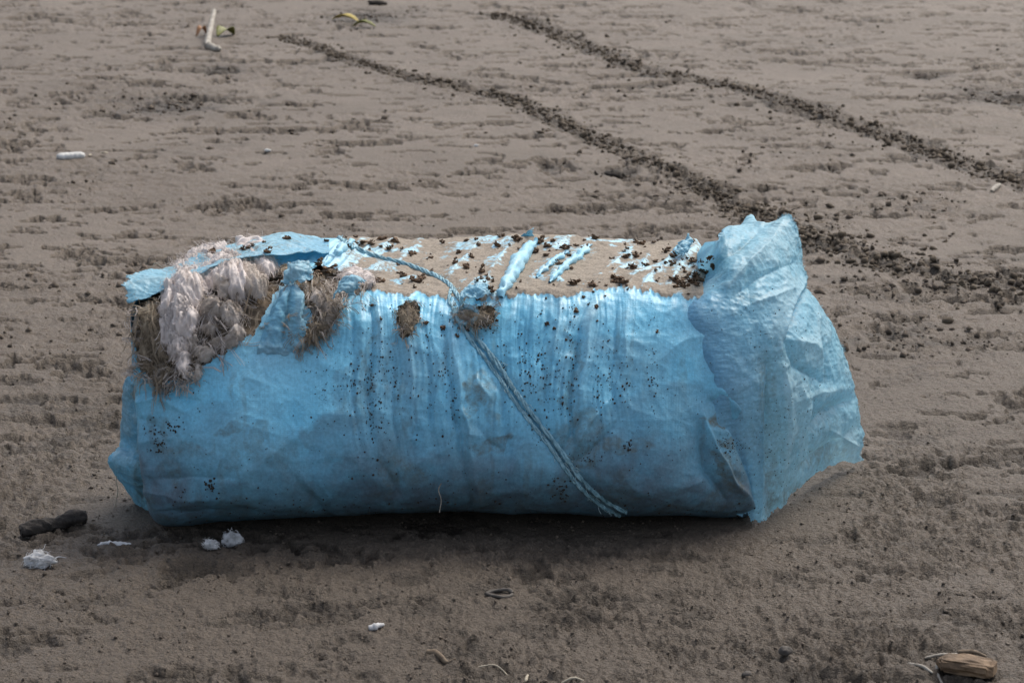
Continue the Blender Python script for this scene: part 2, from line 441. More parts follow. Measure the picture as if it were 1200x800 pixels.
def ground_fields(x, y):
    x = np.asarray(x, float); y = np.asarray(y, float)
    dist = np.hypot(x - CAM[0], y - CAM[1])
    near = 1 - sstep(3.5, 8.0, dist)
    h = 0.012 * perlin2(x * 0.9, y * 0.7, 1) + 0.006 * perlin2(x * 2.6, y * 2.1, 2)
    # areas that were trodden / churned
    wx = x + 0.06 * perlin2(x * 5, y * 5, 31); wy = y + 0.06 * perlin2(x * 5, y * 5, 32)
    churn = sstep(0.0, 0.5, perlin2(wx * 1.7, wy * 1.2, 3) + 0.5 * perlin2(wx * 4.2, wy * 3.1, 4) - 0.02 + 0.30 * near)
    dents = np.zeros_like(x); rough = np.zeros_like(x); dampx = np.zeros_like(x)
    for (px, py, r, dep, ro) in SPOTS:
        cx, cy = gpt(px, py)
        m = (np.abs(x - cx) < 3 * r) & (np.abs(y - cy) < 3 * r)
        if not m.any(): continue
        q = np.hypot(wx[m] - cx, (wy[m] - cy) * (0.75 if py < 450 else 0.9)) / r
        e = np.exp(-(q ** 2))
        dents[m] += dep * e + 0.25 * abs(dep) * np.exp(-((q - 1.4) / 0.4) ** 2)
        rough[m] = np.maximum(rough[m], ro * sstep(1.6, 0.5, q))
        if dep < -0.01: dampx[m] = np.maximum(dampx[m], 0.8 * e)
    # small ragged scuffs all over
    n1 = perlin2(x * 9, y * 7, 33); n2 = perlin2(x * 19, y * 27, 34); n3 = perlin2(x * 42, y * 62, 35)
    cell = perlin2(x * 3.8 + 0.55 * n1 + 0.2 * n2, y * 5.4 + 0.45 * n2, 5)
    nick = sstep(0.39 + 0.04 * near, 0.51 + 0.04 * near, cell + 0.30 * perlin2(x * 1.1, y * 0.9, 6) + 0.20 * n2 + 0.20 * n3)
    cell2 = perlin2(x * 8.5 + 0.5 * n2, y * 13 + 0.4 * n1, 7)
    nick2 = sstep(0.44, 0.54, cell2 + 0.22 * perlin2(x * 1.7, y * 1.4, 9) + 0.2 * n3)
    # tyre tracks
    tr = np.zeros_like(x); trd = np.zeros_like(x)
    for line, w in ((TRACK_A, 0.075), (TRACK_B, 0.115)):
        d, t, s = seg_dist(wx * 0.5 + x * 0.5, wy * 0.5 + y * 0.5, line)
        tw = w * (0.8 + 0.5 * perlin2(x * 2.2, y * 2.2, 12))
        k = sstep(1.25, 0.75, d / tw)
        k = k * (0.75 + 0.25 * sstep(-0.3, 0.2, perlin2(x * 4, y * 4, 13)))
        tr = np.maximum(tr, k)
        trd += -0.004 * k + 0.004 * np.exp(-((d / tw - 1.35) / 0.35) ** 2)
    m1 = perlin2(x * 9 + .4 * n1, y * 14, 14); m2 = perlin2(x * 17 + .4 * n1, y * 29, 15); m3 = perlin2(x * 40 + .4 * n2, y * 66, 16); m4 = perlin2(x * 85, y * 120, 17)
    lump = 0.5 * np.abs(m1) + 0.55 * np.abs(m2) + 0.30 * np.abs(m3)
    smo = 0.12 + 0.88 * sstep(-.25, .35, perlin2(x * .8, y * .7, 38) + .35 * perlin2(x * 2.1, y * 1.8, 39) - .25 * sstep(9, 14, dist))
    amt = np.clip(np.maximum(np.maximum(0.60 * churn + 0.20, rough), tr), 0, 1)
    amt = np.maximum(amt, 0.55 * nick) * (0.45 + 0.55 * smo)
    h = h + dents + trd - ((0.020 - 0.010 * near) * nick + (0.014 - 0.008 * near) * nick2) * (1 - tr)
    h = h + amt * ((0.024 - 0.010 * near) * (lump - 0.35)) + 0.0045 * nick * n3
    h = h + near * (0.30 + 0.70 * amt) * (0.011 * (np.abs(m2) - 0.3) + 0.014 * (np.abs(m3) - 0.3) + 0.007 * (np.abs(m4) - .3))
    rp = perlin2(x * 7.5 + 0.9 * n1, y * 12 + 0.8 * n1 + 0.3 * n2, 36); rp2 = perlin2(x * 17 + 0.6 * n2, y * 30 + 0.5 * n2, 37)
    h = h + smo * ((0.009 - 0.002 * near) * (0.3 - np.abs(rp)) + (0.007 - 0.002 * near) * (0.3 - np.abs(rp2)))
    h = h + tr * 0.024 * (np.abs(m2) + 0.6 * np.abs(m3) - 0.30)
    # freshly turned sand is damp: patches with their own outline
    pt = sstep(-0.05, 0.35, perlin2(x * 6 + .6 * n1, y * 11, 18) + 0.3 * n2)
    damp = np.clip(0.80 * tr * (0.5 + 0.5 * pt) + (0.5 - 0.2 * near) * rough * pt + 0.22 * churn * pt * (1 - 0.7 * near) + 0.80 * nick * (0.35 + 0.65 * sstep(-0.2, 0.1, n3 + n1)) * (1 - 0.35 * near) + 0.60 * nick2 * (1 - 0.5 * near) + dampx + 0.48 * near, 0, 0.95)  # the plain near term darkens all sand towards the camera
    # the bale sits on flattened sand
    bx = sstep(0.20, 0.02, np.maximum(np.abs(x + 0.1) - 0.70, 0) + np.maximum(np.abs(y - 0.30) - 0.26, 0))
    h = h * (1 - 0.85 * bx)
    return h, damp, amt

def gz(x, y):
    h, _, _ = ground_fields(np.array([x, x]), np.array([y, y]))
    return float(h[0])

def build_ground():
    core = np.linspace(-R(13.5), R(13.5), 646)
    wing = R(13.5) + R(29) * np.linspace(0, 1, 150)[1:] ** 1.25
    rest = np.linspace(wing[-1], 2 * math.pi - wing[-1], 40)[1:-1]
    ang = np.concatenate([-wing[::-1], core, wing, rest])
    rad = np.concatenate([np.geomspace(0.3, 3.2, 16)[:-1], np.geomspace(3.2, 16.5, 660), np.geomspace(16.5, 60, 60)[1:], np.geomspace(60, 3000, 25)[1:]])
    A, RR = np.meshgrid(ang, rad, indexing='ij')
    x = CAM[0] + RR * np.sin(A); y = CAM[1] + RR * np.cos(A)
    h, d, a = ground_fields(x, y)
    far = 1 - sstep(16, 60, RR)
    h = h * far; d = d * far
    P = np.stack([x, y, h], -1)
    nu, nv = P.shape[:2]
    F = grid_faces(nu, nv)
    i = nu - 1; j = np.arange(nv - 1)
    F = np.concatenate([F, np.stack([i * nv + j, 0 * nv + j, 0 * nv + j + 1, i * nv + j + 1], -1)])
    V = P.reshape(-1, 3)
    F = F[:, ::-1]
    # close the small hole under the camera
    c = len(V); V = np.concatenate([V, [[CAM[0], CAM[1], h[:, 0].mean()]]])
    idx = np.arange(nu) * nv
    cap = np.stack([np.full(nu, c), np.roll(idx, -1), idx, idx], -1)
    me = bpy.data.meshes.new('sand_ground')
    V = V.astype(np.float32)
    tri = cap[:, :3].astype(np.int32); F = F.astype(np.int32)
    loops = np.concatenate([F.ravel(), tri.ravel()])
    me.vertices.add(len(V)); me.vertices.foreach_set('co', V.ravel())
    me.loops.add(len(loops)); me.loops.foreach_set('vertex_index', loops)
    me.polygons.add(len(F) + len(tri))
    st = np.concatenate([np.arange(len(F)) * 4, len(F) * 4 + np.arange(len(tri)) * 3]).astype(np.int32)
    me.polygons.foreach_set('loop_start', st)
    me.polygons.foreach_set('use_smooth', np.ones(len(st), bool))
    me.update(calc_edges=True)
    attr(me, 'damp', np.concatenate([d.ravel(), [0]]))
    o = link('sand_ground', me, M_SAND)
    o['kind'] = 'structure'
    return o
build_ground()

# ------------------------------------------------------------------ the bale
bale = empty('sack_bale', (-0.1, 0.28, 0.0))
tag(bale, 'torn blue woven plastic bale on grey-brown beach sand, wool spilling from its left end', 'bale')
BINV = np.array([-0.1, 0.28, 0.0])
def part(name, me, mat, parent=None):
    """link a mesh whose vertices are in world space as a part of the bale"""
    me.vertices.foreach_get('co', co := np.empty(len(me.vertices) * 3, np.float32))
    me.vertices.foreach_set('co', (co.reshape(-1, 3) - BINV.astype(np.float32)).ravel())
    return link(name, me, mat, parent or bale)

def foldfield(P, seed, n, wl):
    """sum of straight sharp folds (triangle waves) that come and go"""
    r_ = np.random.default_rng(seed); out = 0
    for k in range(n):
        d = r_.normal(0, 1, 3); d /= np.linalg.norm(d); L = r_.uniform(*wl)
        q = (P @ d) / L + r_.uniform(0, 1) + 0.25 * perlin3(P * (0.5 / L), seed + 50 + k)
        tri = np.abs(q - np.floor(q) - 0.5) * 4 - 1
        # narrow the crests so that they read as creases
        tri = np.clip(tri, -0.2, 1) ** 2 * np.sign(tri)
        out = out + tri * sstep(-0.1, 0.35, perlin3(P * (0.9 / L) + k * 3.7, seed + k)) * (L / wl[1])
    return out / math.sqrt(n)

X0, X1 = -0.755, 0.495
def section(x, nseg):
    """closed cross-section (y,z) at station x"""
    H = 0.455 + 0.004 * math.sin(x * 9) - 0.012 * math.exp(-((x + 0.70) / 0.1) ** 2)
    tl = float(sstep(-0.42, -0.78, np.array(x)))
    D = 0.56 - 0.26 * tl
    Hb = H + 0.016 + 0.006 * math.sin(x * 14 + 1) - 0.02 * tl
    rfb = 0.165 - 0.085 * float(sstep(-0.5, -0.75, np.array(x))) - 0.105 * float(sstep(0.25, 0.5, np.array(x)))
    rft, rbt, rbb = 0.050, 0.06, 0.10
    pts = []
    def arc(cy, cz, r, a0, a1, n):
        for k in range(n):
            a = a0 + (a1 - a0) * k / n
            pts.append((cy + r * math.cos(a), cz + r * math.sin(a)))
    def line(a, b, n):
        for k in range(n):
            t = k / n; pts.append((a[0] + (b[0] - a[0]) * t, a[1] + (b[1] - a[1]) * t))
    z0 = -0.006
    line((D - rbb, z0), (rfb, z0), nseg[0])
    arc(rfb, z0 + rfb, rfb, -math.pi / 2, -math.pi, nseg[1])
    line((0, z0 + rfb), (0, H - rft), nseg[2])
    arc(rft, H - rft, rft, math.pi, math.pi / 2, nseg[3])
    line((rft, H), (D - rbt, Hb), nseg[4])
    arc(D - rbt, Hb - rbt, rbt, math.pi / 2, 0, nseg[5])
    line((D, Hb - rbt), (D, z0 + rbb), nseg[6])
    arc(D - rbb, z0 + rbb, rbb, 0, -math.pi / 2, nseg[7])
    return np.array(pts)

NSEG = (12, 54, 145, 42, 100, 22, 24, 10)
NV = sum(NSEG)
xs = [(X0, k) for k in (0.02, 0.25, 0.5, 0.7, 0.8)]
er = 0.035
for a in np.linspace(0, math.pi / 2, 12):
    xs.append((X0 + er * (1 - math.sin(a)), 1 - 0.14 * (1 - math.sin(a + 0.0)) if False else None, a))
stations = []
for k in (0.02, 0.25, 0.5, 0.72): stations.append((X0 - 0.012 * (1 - k), k * 0.86))
for a in np.linspace(0, math.pi / 2, 14): stations.append((X0 + er * (1 - math.cos(a)), 1 - 0.14 * (1 - math.sin(a))))
for x in np.linspace(X0 + er, X1 - er, 540)[1:-1]: stations.append((x, 1.0))
for a in np.linspace(math.pi / 2, 0, 14): stations.append((X1 - er * (1 - math.cos(a)), 1 - 0.14 * (1 - math.sin(a))))
for k in (0.72, 0.5, 0.25, 0.02): stations.append((X1 + 0.012 * (1 - k), k * 0.86))
NU = len(stations)
P = np.zeros((NU, NV, 3))
for i, (x, k) in enumerate(stations):
    s = section(x, NSEG)
    c = np.array([0.26 if x > -0.4 else 0.17, 0.22])
    s = c + (s - c) * k
    P[i, :, 0] = x; P[i, :, 1] = s[:, 0]; P[i, :, 2] = s[:, 1]
zf = np.clip(P[..., 2] / 0.46, 0, 1)
# front bulges, the ends lean, bottom left corner swings in
P[..., 1] -= (0.045 + 0.04 * sstep(-0.72, -0.5, P[..., 0]) * sstep(0.48, 0.25, P[..., 0])) * np.sin(np.pi * zf ** 0.75) * sstep(0.30, 0.0, P[..., 1])
P[..., 1] += 0.055 * zf ** 2.2 * sstep(0.35, 0.0, P[..., 1])
P[..., 0] -= 0.085 * zf * sstep(0.15, 0.5, P[..., 0])
P[..., 0] += 0.040 * (1 - zf) ** 1.5 * sstep(-0.5, -0.76, P[..., 0])
# left bottom comes forward and touches the sand, centre is tucked under
P[..., 1] -= 0.070 * sstep(-0.35, -0.7, P[..., 0]) * (1 - zf) * sstep(0.3, 0.0, P[..., 1])
P[..., 1] -= 0.078 * sstep(-0.75, -0.45, P[..., 0]) * sstep(0.48, 0.25, P[..., 0]) * (1 - zf) * sstep(0.3, 0.0, P[..., 1])
P[..., 2] += 0.004 * np.sin(np.clip((P[..., 0] + 0.55) / 0.95, 0, 1) * np.pi) * (1 - zf) * sstep(0.25, 0.0, P[..., 1])

Nn = grid_normals(P, True)
ctr = np.array([-0.1, 0.26, 0.22])
if ((Nn * (P - ctr)).sum(-1)).mean() < 0: Nn = -Nn
PX, PY = proj(P)
vis = ((CAM - P) * Nn).sum(-1) > 0
frontm = sstep(0.15, 0.55, -Nn[..., 1])      # faces the camera
topm = sstep(0.45, 0.80, Nn[..., 2])

disp = np.zeros((NU, NV))
# broad sags
disp -= 0.014 * sstep(845, 875, PX) * sstep(420, 380, PY)
disp += 0.010 * fbm3(P * 3.5, 2, 40)
# pleats hanging from the top edge, strongest between cord and right third
env = (sstep(375, 430, PX) * sstep(760, 690, PX) * 0.62 + 0.10) * sstep(620, 480, PY) * sstep(330, 350, PY)
wv = PX + 10 * perlin2(PY * 0.012, PX * 0.01, 51) + (PY - 350) * (540 - PX) * -0.0004
pl = 0.6 * np.abs(perlin2(wv * 0.055, PY * 0.0045, 52)) + 0.4 * np.abs(perlin2(wv * 0.11, PY * 0.006, 53))
disp += frontm * env * (0.004 + 0.009 * sstep(-.2, .4, perlin2(PX * 0.02, PY * 0.004, 57))) * (0.35 - pl)
# fine sharp gathers and straight tension folds
fg = np.abs(perlin2(wv * 0.24, PY * 0.008, 56))
disp += frontm * (env + 0.05) * 0.004 * (0.3 - fg)
disp += foldfield(P, 900, 12, (.05, .16)) * 0.010 * (0.35 + 0.65 * frontm) * (1 - .85 * sstep(770, 830, PX) * sstep(470, 420, PY))
# faint crumple everywhere
cr = np.abs(perlin3(P * 24, 54)) * 0.6 + np.abs(perlin3(P * 50, 55)) * 0.4
disp += 0.0028 * (0.3 - cr)
CORD_TOP = [(388, 273), (400, 281), (412, 290), (442, 302), (480, 312), (512, 325), (530, 338), (541, 354), (546, 370)]
CORD_LOW = [(541, 376), (555, 397), (582, 432), (612, 476), (645, 518), (676, 560), (704, 586), (730, 601)]
CREASES = [(CORD_TOP, 6, -.007), (CORD_LOW, 9, -.011),  # polyline px, width px, height m
    ([(519, 380), (527, 440), (538, 510), (552, 592)], 4.5, -.010), ([(528, 380), (538, 450), (550, 520), (562, 590)], 6, .008),
    ([(434, 348), (436, 400), (432, 470), (436, 520)], 4, -.009), ([(443, 350), (445, 420), (442, 480)], 5, .006),
    ([(463, 400), (461, 480), (468, 570)], 4, -.006), ([(500, 385), (503, 440), (506, 520)], 4, -.006),
    ([(412, 352), (414, 420), (410, 500)], 4, -.004), ([(480, 385), (482, 470)], 5, .005), ([(455, 550), (466, 578)], 4, -.008),
    ([(565, 410), (590, 480), (600, 560)], 7, -.005), ([(690, 350), (675, 400), (668, 470), (672, 540)], 4, -.009), ([(700, 352), (686, 420), (682, 480)], 6, .006),
    ([(640, 352), (636, 420), (640, 480)], 4, -.005), ([(655, 352), (652, 420)], 4, .004), ([(612, 370), (618, 430)], 4, -.005), ([(720, 355), (716, 440), (720, 500)], 4, -.005),
    ([(735, 360), (732, 430)], 6, .004), ([(672, 545), (700, 520), (730, 490)], 5, -.006), ([(668, 535), (690, 500), (715, 470)], 5, .006), ([(655, 530), (690, 480)], 4, -.005),
    ([(850, 352), (880, 410), (898, 470), (905, 540), (896, 606)], 9, -.016), ([(836, 352), (858, 400), (874, 450), (878, 480)], 12, .008),
    ([(823, 486), (838, 525), (862, 565), (890, 606)], 8, .016), ([(832, 500), (850, 540), (880, 585)], 6, -.006), ([(835, 470), (862, 500), (882, 545), (893, 600)], 11, -.014),
    ([(820, 500), (826, 545), (848, 585)], 8, -.014), ([(846, 455), (872, 490), (888, 540)], 9, .010), ([(830, 440), (860, 430), (880, 420)], 12, .006),
    ([(770, 420), (800, 400), (835, 390)], 14, .005), ([(750, 575), (800, 568), (835, 560)], 8, .004),
    ([(160, 462), (195, 458), (235, 470)], 5, -.006), ([(158, 470), (190, 468), (215, 480)], 5, .006), ([(160, 490), (185, 500), (200, 520)], 5, -.005),
    ([(165, 520), (185, 515), (205, 512)], 6, .004), ([(170, 575), (210, 585), (300, 583)], 7, .005), ([(175, 560), (230, 560), (280, 558)], 7, -.005),
    ([(180, 600), (230, 600), (300, 598)], 6, -.004), ([(345, 560), (372, 590), (392, 604)], 5, -.004), ([(352, 555), (380, 588)], 4, .004), ([(370, 560), (395, 600)], 4, .003),
    ([(545, 470), (560, 445), (575, 470)], 6, .006), ([(556, 440), (546, 480)], 6, -.006), ([(560, 500), (590, 530)], 8, -.006), ([(600, 560), (610, 520)], 4, .005),
    # top
    ([(372, 318), (392, 298), (412, 283)], 4, .010), ([(384, 320), (402, 302), (420, 286)], 4, .010), ([(396, 322), (412, 308), (432, 290)], 4, .009), ([(360, 312), (378, 296), (398, 280)], 4, .008),
    ([(410, 320), (440, 300), (470, 284)], 6, .008), ([(440, 322), (470, 305), (500, 286)], 6, .007), ([(520, 330), (540, 310), (560, 290)], 5, .007), ([(570, 330), (585, 305), (600, 286)], 6, .008),
    ([(500, 300), (540, 292), (580, 284)], 5, .006), ([(640, 330), (668, 308), (694, 288)], 5, .008), ([(622, 330), (645, 310), (664, 296)], 5, .008), ([(700, 330), (720, 310), (745, 290)], 7, .007),
    ([(735, 335), (752, 318), (762, 300)], 5, .008), ([(752, 338), (768, 322)], 4, .008), ([(785, 330), (800, 305), (822, 285)], 6, .009), ([(765, 325), (790, 300), (812, 284)], 5, .009),
    ([(800, 340), (820, 310), (836, 288)], 6, .009), ([(720, 322), (745, 310)], 4, .007), ([(690, 290), (740, 284)], 6, .006), ([(640, 290), (670, 283)], 6, .007),
    ([(250, 320), (300, 300), (350, 284)], 4, .006), ([(220, 325), (280, 300), (330, 282)], 4, .006), ([(280, 318), (320, 302), (370, 286)], 4, .006), ([(545, 345), (560, 338), (580, 346)], 5, .012)]
ridge = np.zeros((NU, NV))
nx_j = 4 * perlin2(PX * 0.03, PY * 0.03, 60); ny_j = 4 * perlin2(PX * 0.03, PY * 0.03, 61)
for line, w, hgt in CREASES:
    X = [p[0] for p in line]; Y = [p[1] for p in line]
    m = vis & (PX > min(X) - 5 * w) & (PX < max(X) + 5 * w) & (PY > min(Y) - 5 * w) & (PY < max(Y) + 5 * w)
    if not m.any(): continue
    d, t, s = seg_dist(PX[m] + nx_j[m], PY[m] + ny_j[m], line)
    f = 1.25 * hgt * np.exp(-d / w) * (0.35 + 0.65 * np.sin(np.pi * np.clip(t * 0.86 + 0.07, 0, 1)))
    # on the top face pixels are squeezed: keep pure ridge height
    disp[m] += f
    ridge[m] += np.where(hgt > 0, f, 0)
# diagonal pleats of the top, partly buried in sand
tw = 0.05 * perlin3(P * 7, 58) + 0.02 * perlin3(P * 19, 59)
tp = perlin2((P[..., 0] - 0.45 * P[..., 1] + tw) * 21, (P[..., 1] + 0.3 * P[..., 0] + tw) * 7, 62)
tr_ = np.clip(tp - 0.22, 0, 1) * topm
disp += 0.012 * tr_
ridge += 0.012 * tr_ + 0.003 * np.clip(perlin3(P * 30, 63), 0, 1) * topm
top_edge_noise = 9 * perlin2(PX * 0.018, PX * 0 + 1.7, 163) + 5 * perlin2(PX * 0.06, PX * 0 + 3.1, 64) + 3 * perlin2(PX * 0.2, PX * 0 + 7.1, 65)
sand = topm * sstep(345 + 3, 345 - 3, PY + top_edge_noise * 1.3) * sstep(372, 420, PX + 14 * perlin2(PX * 0.02, PY * 0.05, 66)) * sstep(852, 832, PX)
sandcover = sand * np.clip(1.26 - ridge / 0.0098 + 0.45 * perlin3(P * 14, 67) + 0.40 * perlin3(P * 45, 68), 0, 1)
leftdust = topm * sstep(400, 300, PX) * (0.30 + 0.30 * perlin3(P * 18, 68))
sandcover = np.maximum(np.maximum(sandcover, leftdust * 0.9), 0.42 * sand * (1 + 0.5 * perlin3(P * 25, 113)))
disp += 0.004 * sandcover * (1 + 0.5 * perlin3(P * 60, 69))
B = P + Nn * disp[..., None]

def blobs(items, seed):
    out = np.zeros((NU, NV))
    jx = 12 * perlin2(PX * 0.025, PY * 0.025, seed) + 8 * perlin2(PX * 0.07, PY * 0.05, seed + 1) + 4 * perlin2(PX * 0.2, PY * 0.12, seed + 4)
    jy = 12 * perlin2(PX * 0.025, PY * 0.025, seed + 2) + 6 * perlin2(PX * 0.07, PY * 0.07, seed + 3)
    for cx, cy, rx, ry, rot, s in items:
        c_, s_ = math.cos(R(rot)), math.sin(R(rot))
        dx = PX + jx - cx; dy = PY + jy - cy
        q = np.hypot((dx * c_ + dy * s_) / rx, (-dx * s_ + dy * c_) / ry)
        out = np.maximum(out, s * sstep(1.08, 0.88, q))
    return out
# stains with edges of their own, and shade painted into the lower front
stain_shade = blobs([(470, 560, 110, 34, -4, .85), (395, 520, 40, 40, 30, .55), (440, 500, 26, 60, 0, .45), (330, 590, 160, 28, 0, .9), (600, 590, 240, 30, 0, .9), (760, 575, 110, 40, 0, .8), (480, 480, 40, 90, 0, .45), (640, 560, 140, 50, 0, .55), (780, 520, 100, 70, 0, .5),
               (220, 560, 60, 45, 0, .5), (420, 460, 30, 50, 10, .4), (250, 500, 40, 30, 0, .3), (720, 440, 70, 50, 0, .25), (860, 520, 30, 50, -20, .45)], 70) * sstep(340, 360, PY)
stain_shade = np.maximum(stain_shade * 0.75, 0.95 * sstep(445, 585, PY + 26 * perlin2(PX * .012, PY * .01, 118) + 10 * perlin2(PX * .05, PY * .03, 119) - 50 * sstep(430, 380, PX + 14 * perlin2(PX * .03, PY * .03, 120)) * sstep(170, 260, PX)) * sstep(0.1, 0.5, -Nn[..., 1] + .3))  # soft gradient: dusty grime plus painted shade deepening towards the bottom
olive = blobs([(556, 462, 9, 26, 8, .8), (572, 470, 8, 26, -12, .5), (575, 520, 22, 13, -30, .7), (678, 510, 24, 34, 30, .55), (690, 535, 20, 8, -30, .8), (735, 522, 30, 12, 0, .6),
               (855, 520, 18, 10, 5, .95), (838, 486, 16, 6, -10, .9), (848, 552, 9, 26, -35, .8), (900, 470, 10, 60, -4, .8), (905, 560, 8, 50, 3, .9), (270, 505, 12, 7, 0, .6), (300, 510, 12, 24, 0, .45),
               (185, 510, 14, 22, 0, .5), (210, 530, 30, 8, 0, .5), (180, 440, 16, 14, 0, .4), (560, 385, 26, 10, 0, .4), (480, 545, 20, 9, 20, .6), (455, 555, 8, 22, -14, .5), (340, 400, 22, 12, 0, .5),
               (640, 440, 8, 40, 0, .3), (470, 480, 8, 40, 0, .35), (418, 480, 8, 30, 0, .35), (672, 440, 5, 60, 0, .5), (435, 430, 4, 70, 0, .5)], 80)
run = sstep(0.25, 0.6, perlin2(PX * 0.11 + 0.6 * perlin2(PY * .03, PX * .01, 115), PY * 0.008, 116)) * sstep(-.2, .3, perlin2(PX * .02, PY * .015, 117))
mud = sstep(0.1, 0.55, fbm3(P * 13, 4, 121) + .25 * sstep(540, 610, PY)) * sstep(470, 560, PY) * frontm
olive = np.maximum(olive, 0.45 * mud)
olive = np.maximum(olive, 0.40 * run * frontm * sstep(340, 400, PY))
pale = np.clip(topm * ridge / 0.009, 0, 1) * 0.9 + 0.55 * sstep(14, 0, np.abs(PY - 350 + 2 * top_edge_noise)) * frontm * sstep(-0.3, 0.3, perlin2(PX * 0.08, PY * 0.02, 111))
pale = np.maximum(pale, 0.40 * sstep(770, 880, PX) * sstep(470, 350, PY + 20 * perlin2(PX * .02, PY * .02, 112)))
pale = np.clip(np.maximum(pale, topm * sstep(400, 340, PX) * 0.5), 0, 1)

# holes torn in the fabric (pixel polygons)
HOLES = [[(150, 352), (178, 346), (205, 340), (228, 322), (262, 312), (312, 308), (330, 318), (325, 345), (312, 368), (298, 392), (270, 410), (240, 428), (205, 446), (185, 452), (165, 436), (158, 400), (150, 375)],
         [(322, 314), (380, 318), (432, 330), (438, 338), (402, 350), (396, 378), (380, 392), (350, 404), (338, 400), (362, 392), (366, 372), (352, 348), (342, 330), (328, 340)],
         [(468, 356), (490, 352), (494, 372), (484, 390), (474, 400), (464, 376)],
         [(532, 362), (566, 356), (580, 364), (576, 380), (552, 386), (536, 384)]]
jx = 3.5 * perlin2(PX * 0.09, PY * 0.09, 90) + 2 * perlin2(PX * 0.3, PY * 0.3, 91); jy = 3.5 * perlin2(PX * 0.09, PY * 0.09, 92) + 2 * perlin2(PX * 0.3, PY * 0.3, 93)
hole = np.zeros((NU, NV), bool)
for h_ in HOLES: hole |= in_poly(PX + jx, PY + jy, h_)
hole &= vis
F_all = grid_faces(NU, NV, True)
hf = hole.ravel()[F_all].sum(1)
big_hole = np.zeros((NU, NV), bool)
for h_ in HOLES:
    for ddx, ddy in ((9, 0), (-9, 0), (0, 9), (0, -9), (0, 0)):
        big_hole |= in_poly(PX + ddx, PY + ddy, h_)
big_hole &= vis
flipped = ((np.cross(B[1, 0] - B[0, 0], B[0, 1] - B[0, 0])) * Nn[0, 0]).sum() < 0
def submesh(name, V, F):
    used = np.unique(F); mp = -np.ones(len(V), int); mp[used] = np.arange(len(used))
    return mesh_np(name, V[used], mp[F]), used
edge_lift = np.zeros((NU, NV))
Vb = B.reshape(-1, 3)
Fkeep = F_all[hf < 3]
me, used = submesh('sack_body', Vb, Fkeep)
for nm, a in (('stain_shade', stain_shade), ('olive', olive), ('pale', pale), ('sand', sandcover)): attr(me, nm, a.ravel()[used])
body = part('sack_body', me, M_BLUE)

# filling seen in the holes
bh = big_hole.ravel()[F_all].sum(1) >= 3
S = P + Nn * (disp - 0.020 + 0.013 * fbm3(P * 16, 3, 95) + 0.006 * np.abs(perlin3(P * 60, 96)))[..., None]
me, used = submesh('filling', S.reshape(-1, 3), F_all[bh])
part('filling', me, M_FIBRE)

# ray casting onto the uncut body
sub = F_all[:]
bvh_body = BVHTree.FromPolygons([tuple(v) for v in Vb.tolist()], sub.tolist())
def hit(px, py, bvh=None):
    v = ray(px, py)
    loc, nor, idx, dist = (bvh or bvh_body).ray_cast(Vector(CAM), Vector(v))
    if loc is None: return None
    if nor.dot(Vector(v)) > 0: nor = -nor
    return np.array(loc), np.array(nor)

# ------------------------------------------------------------------ loose cloth patches
def ctrl_pt(c):
    if len(c) == 4:
        h_ = hit(c[0], c[1])
        return h_[0] + h_[1] * c[3] if h_ is not None else on_y(c[0], c[1], 0.03)
    return on_y(*c)

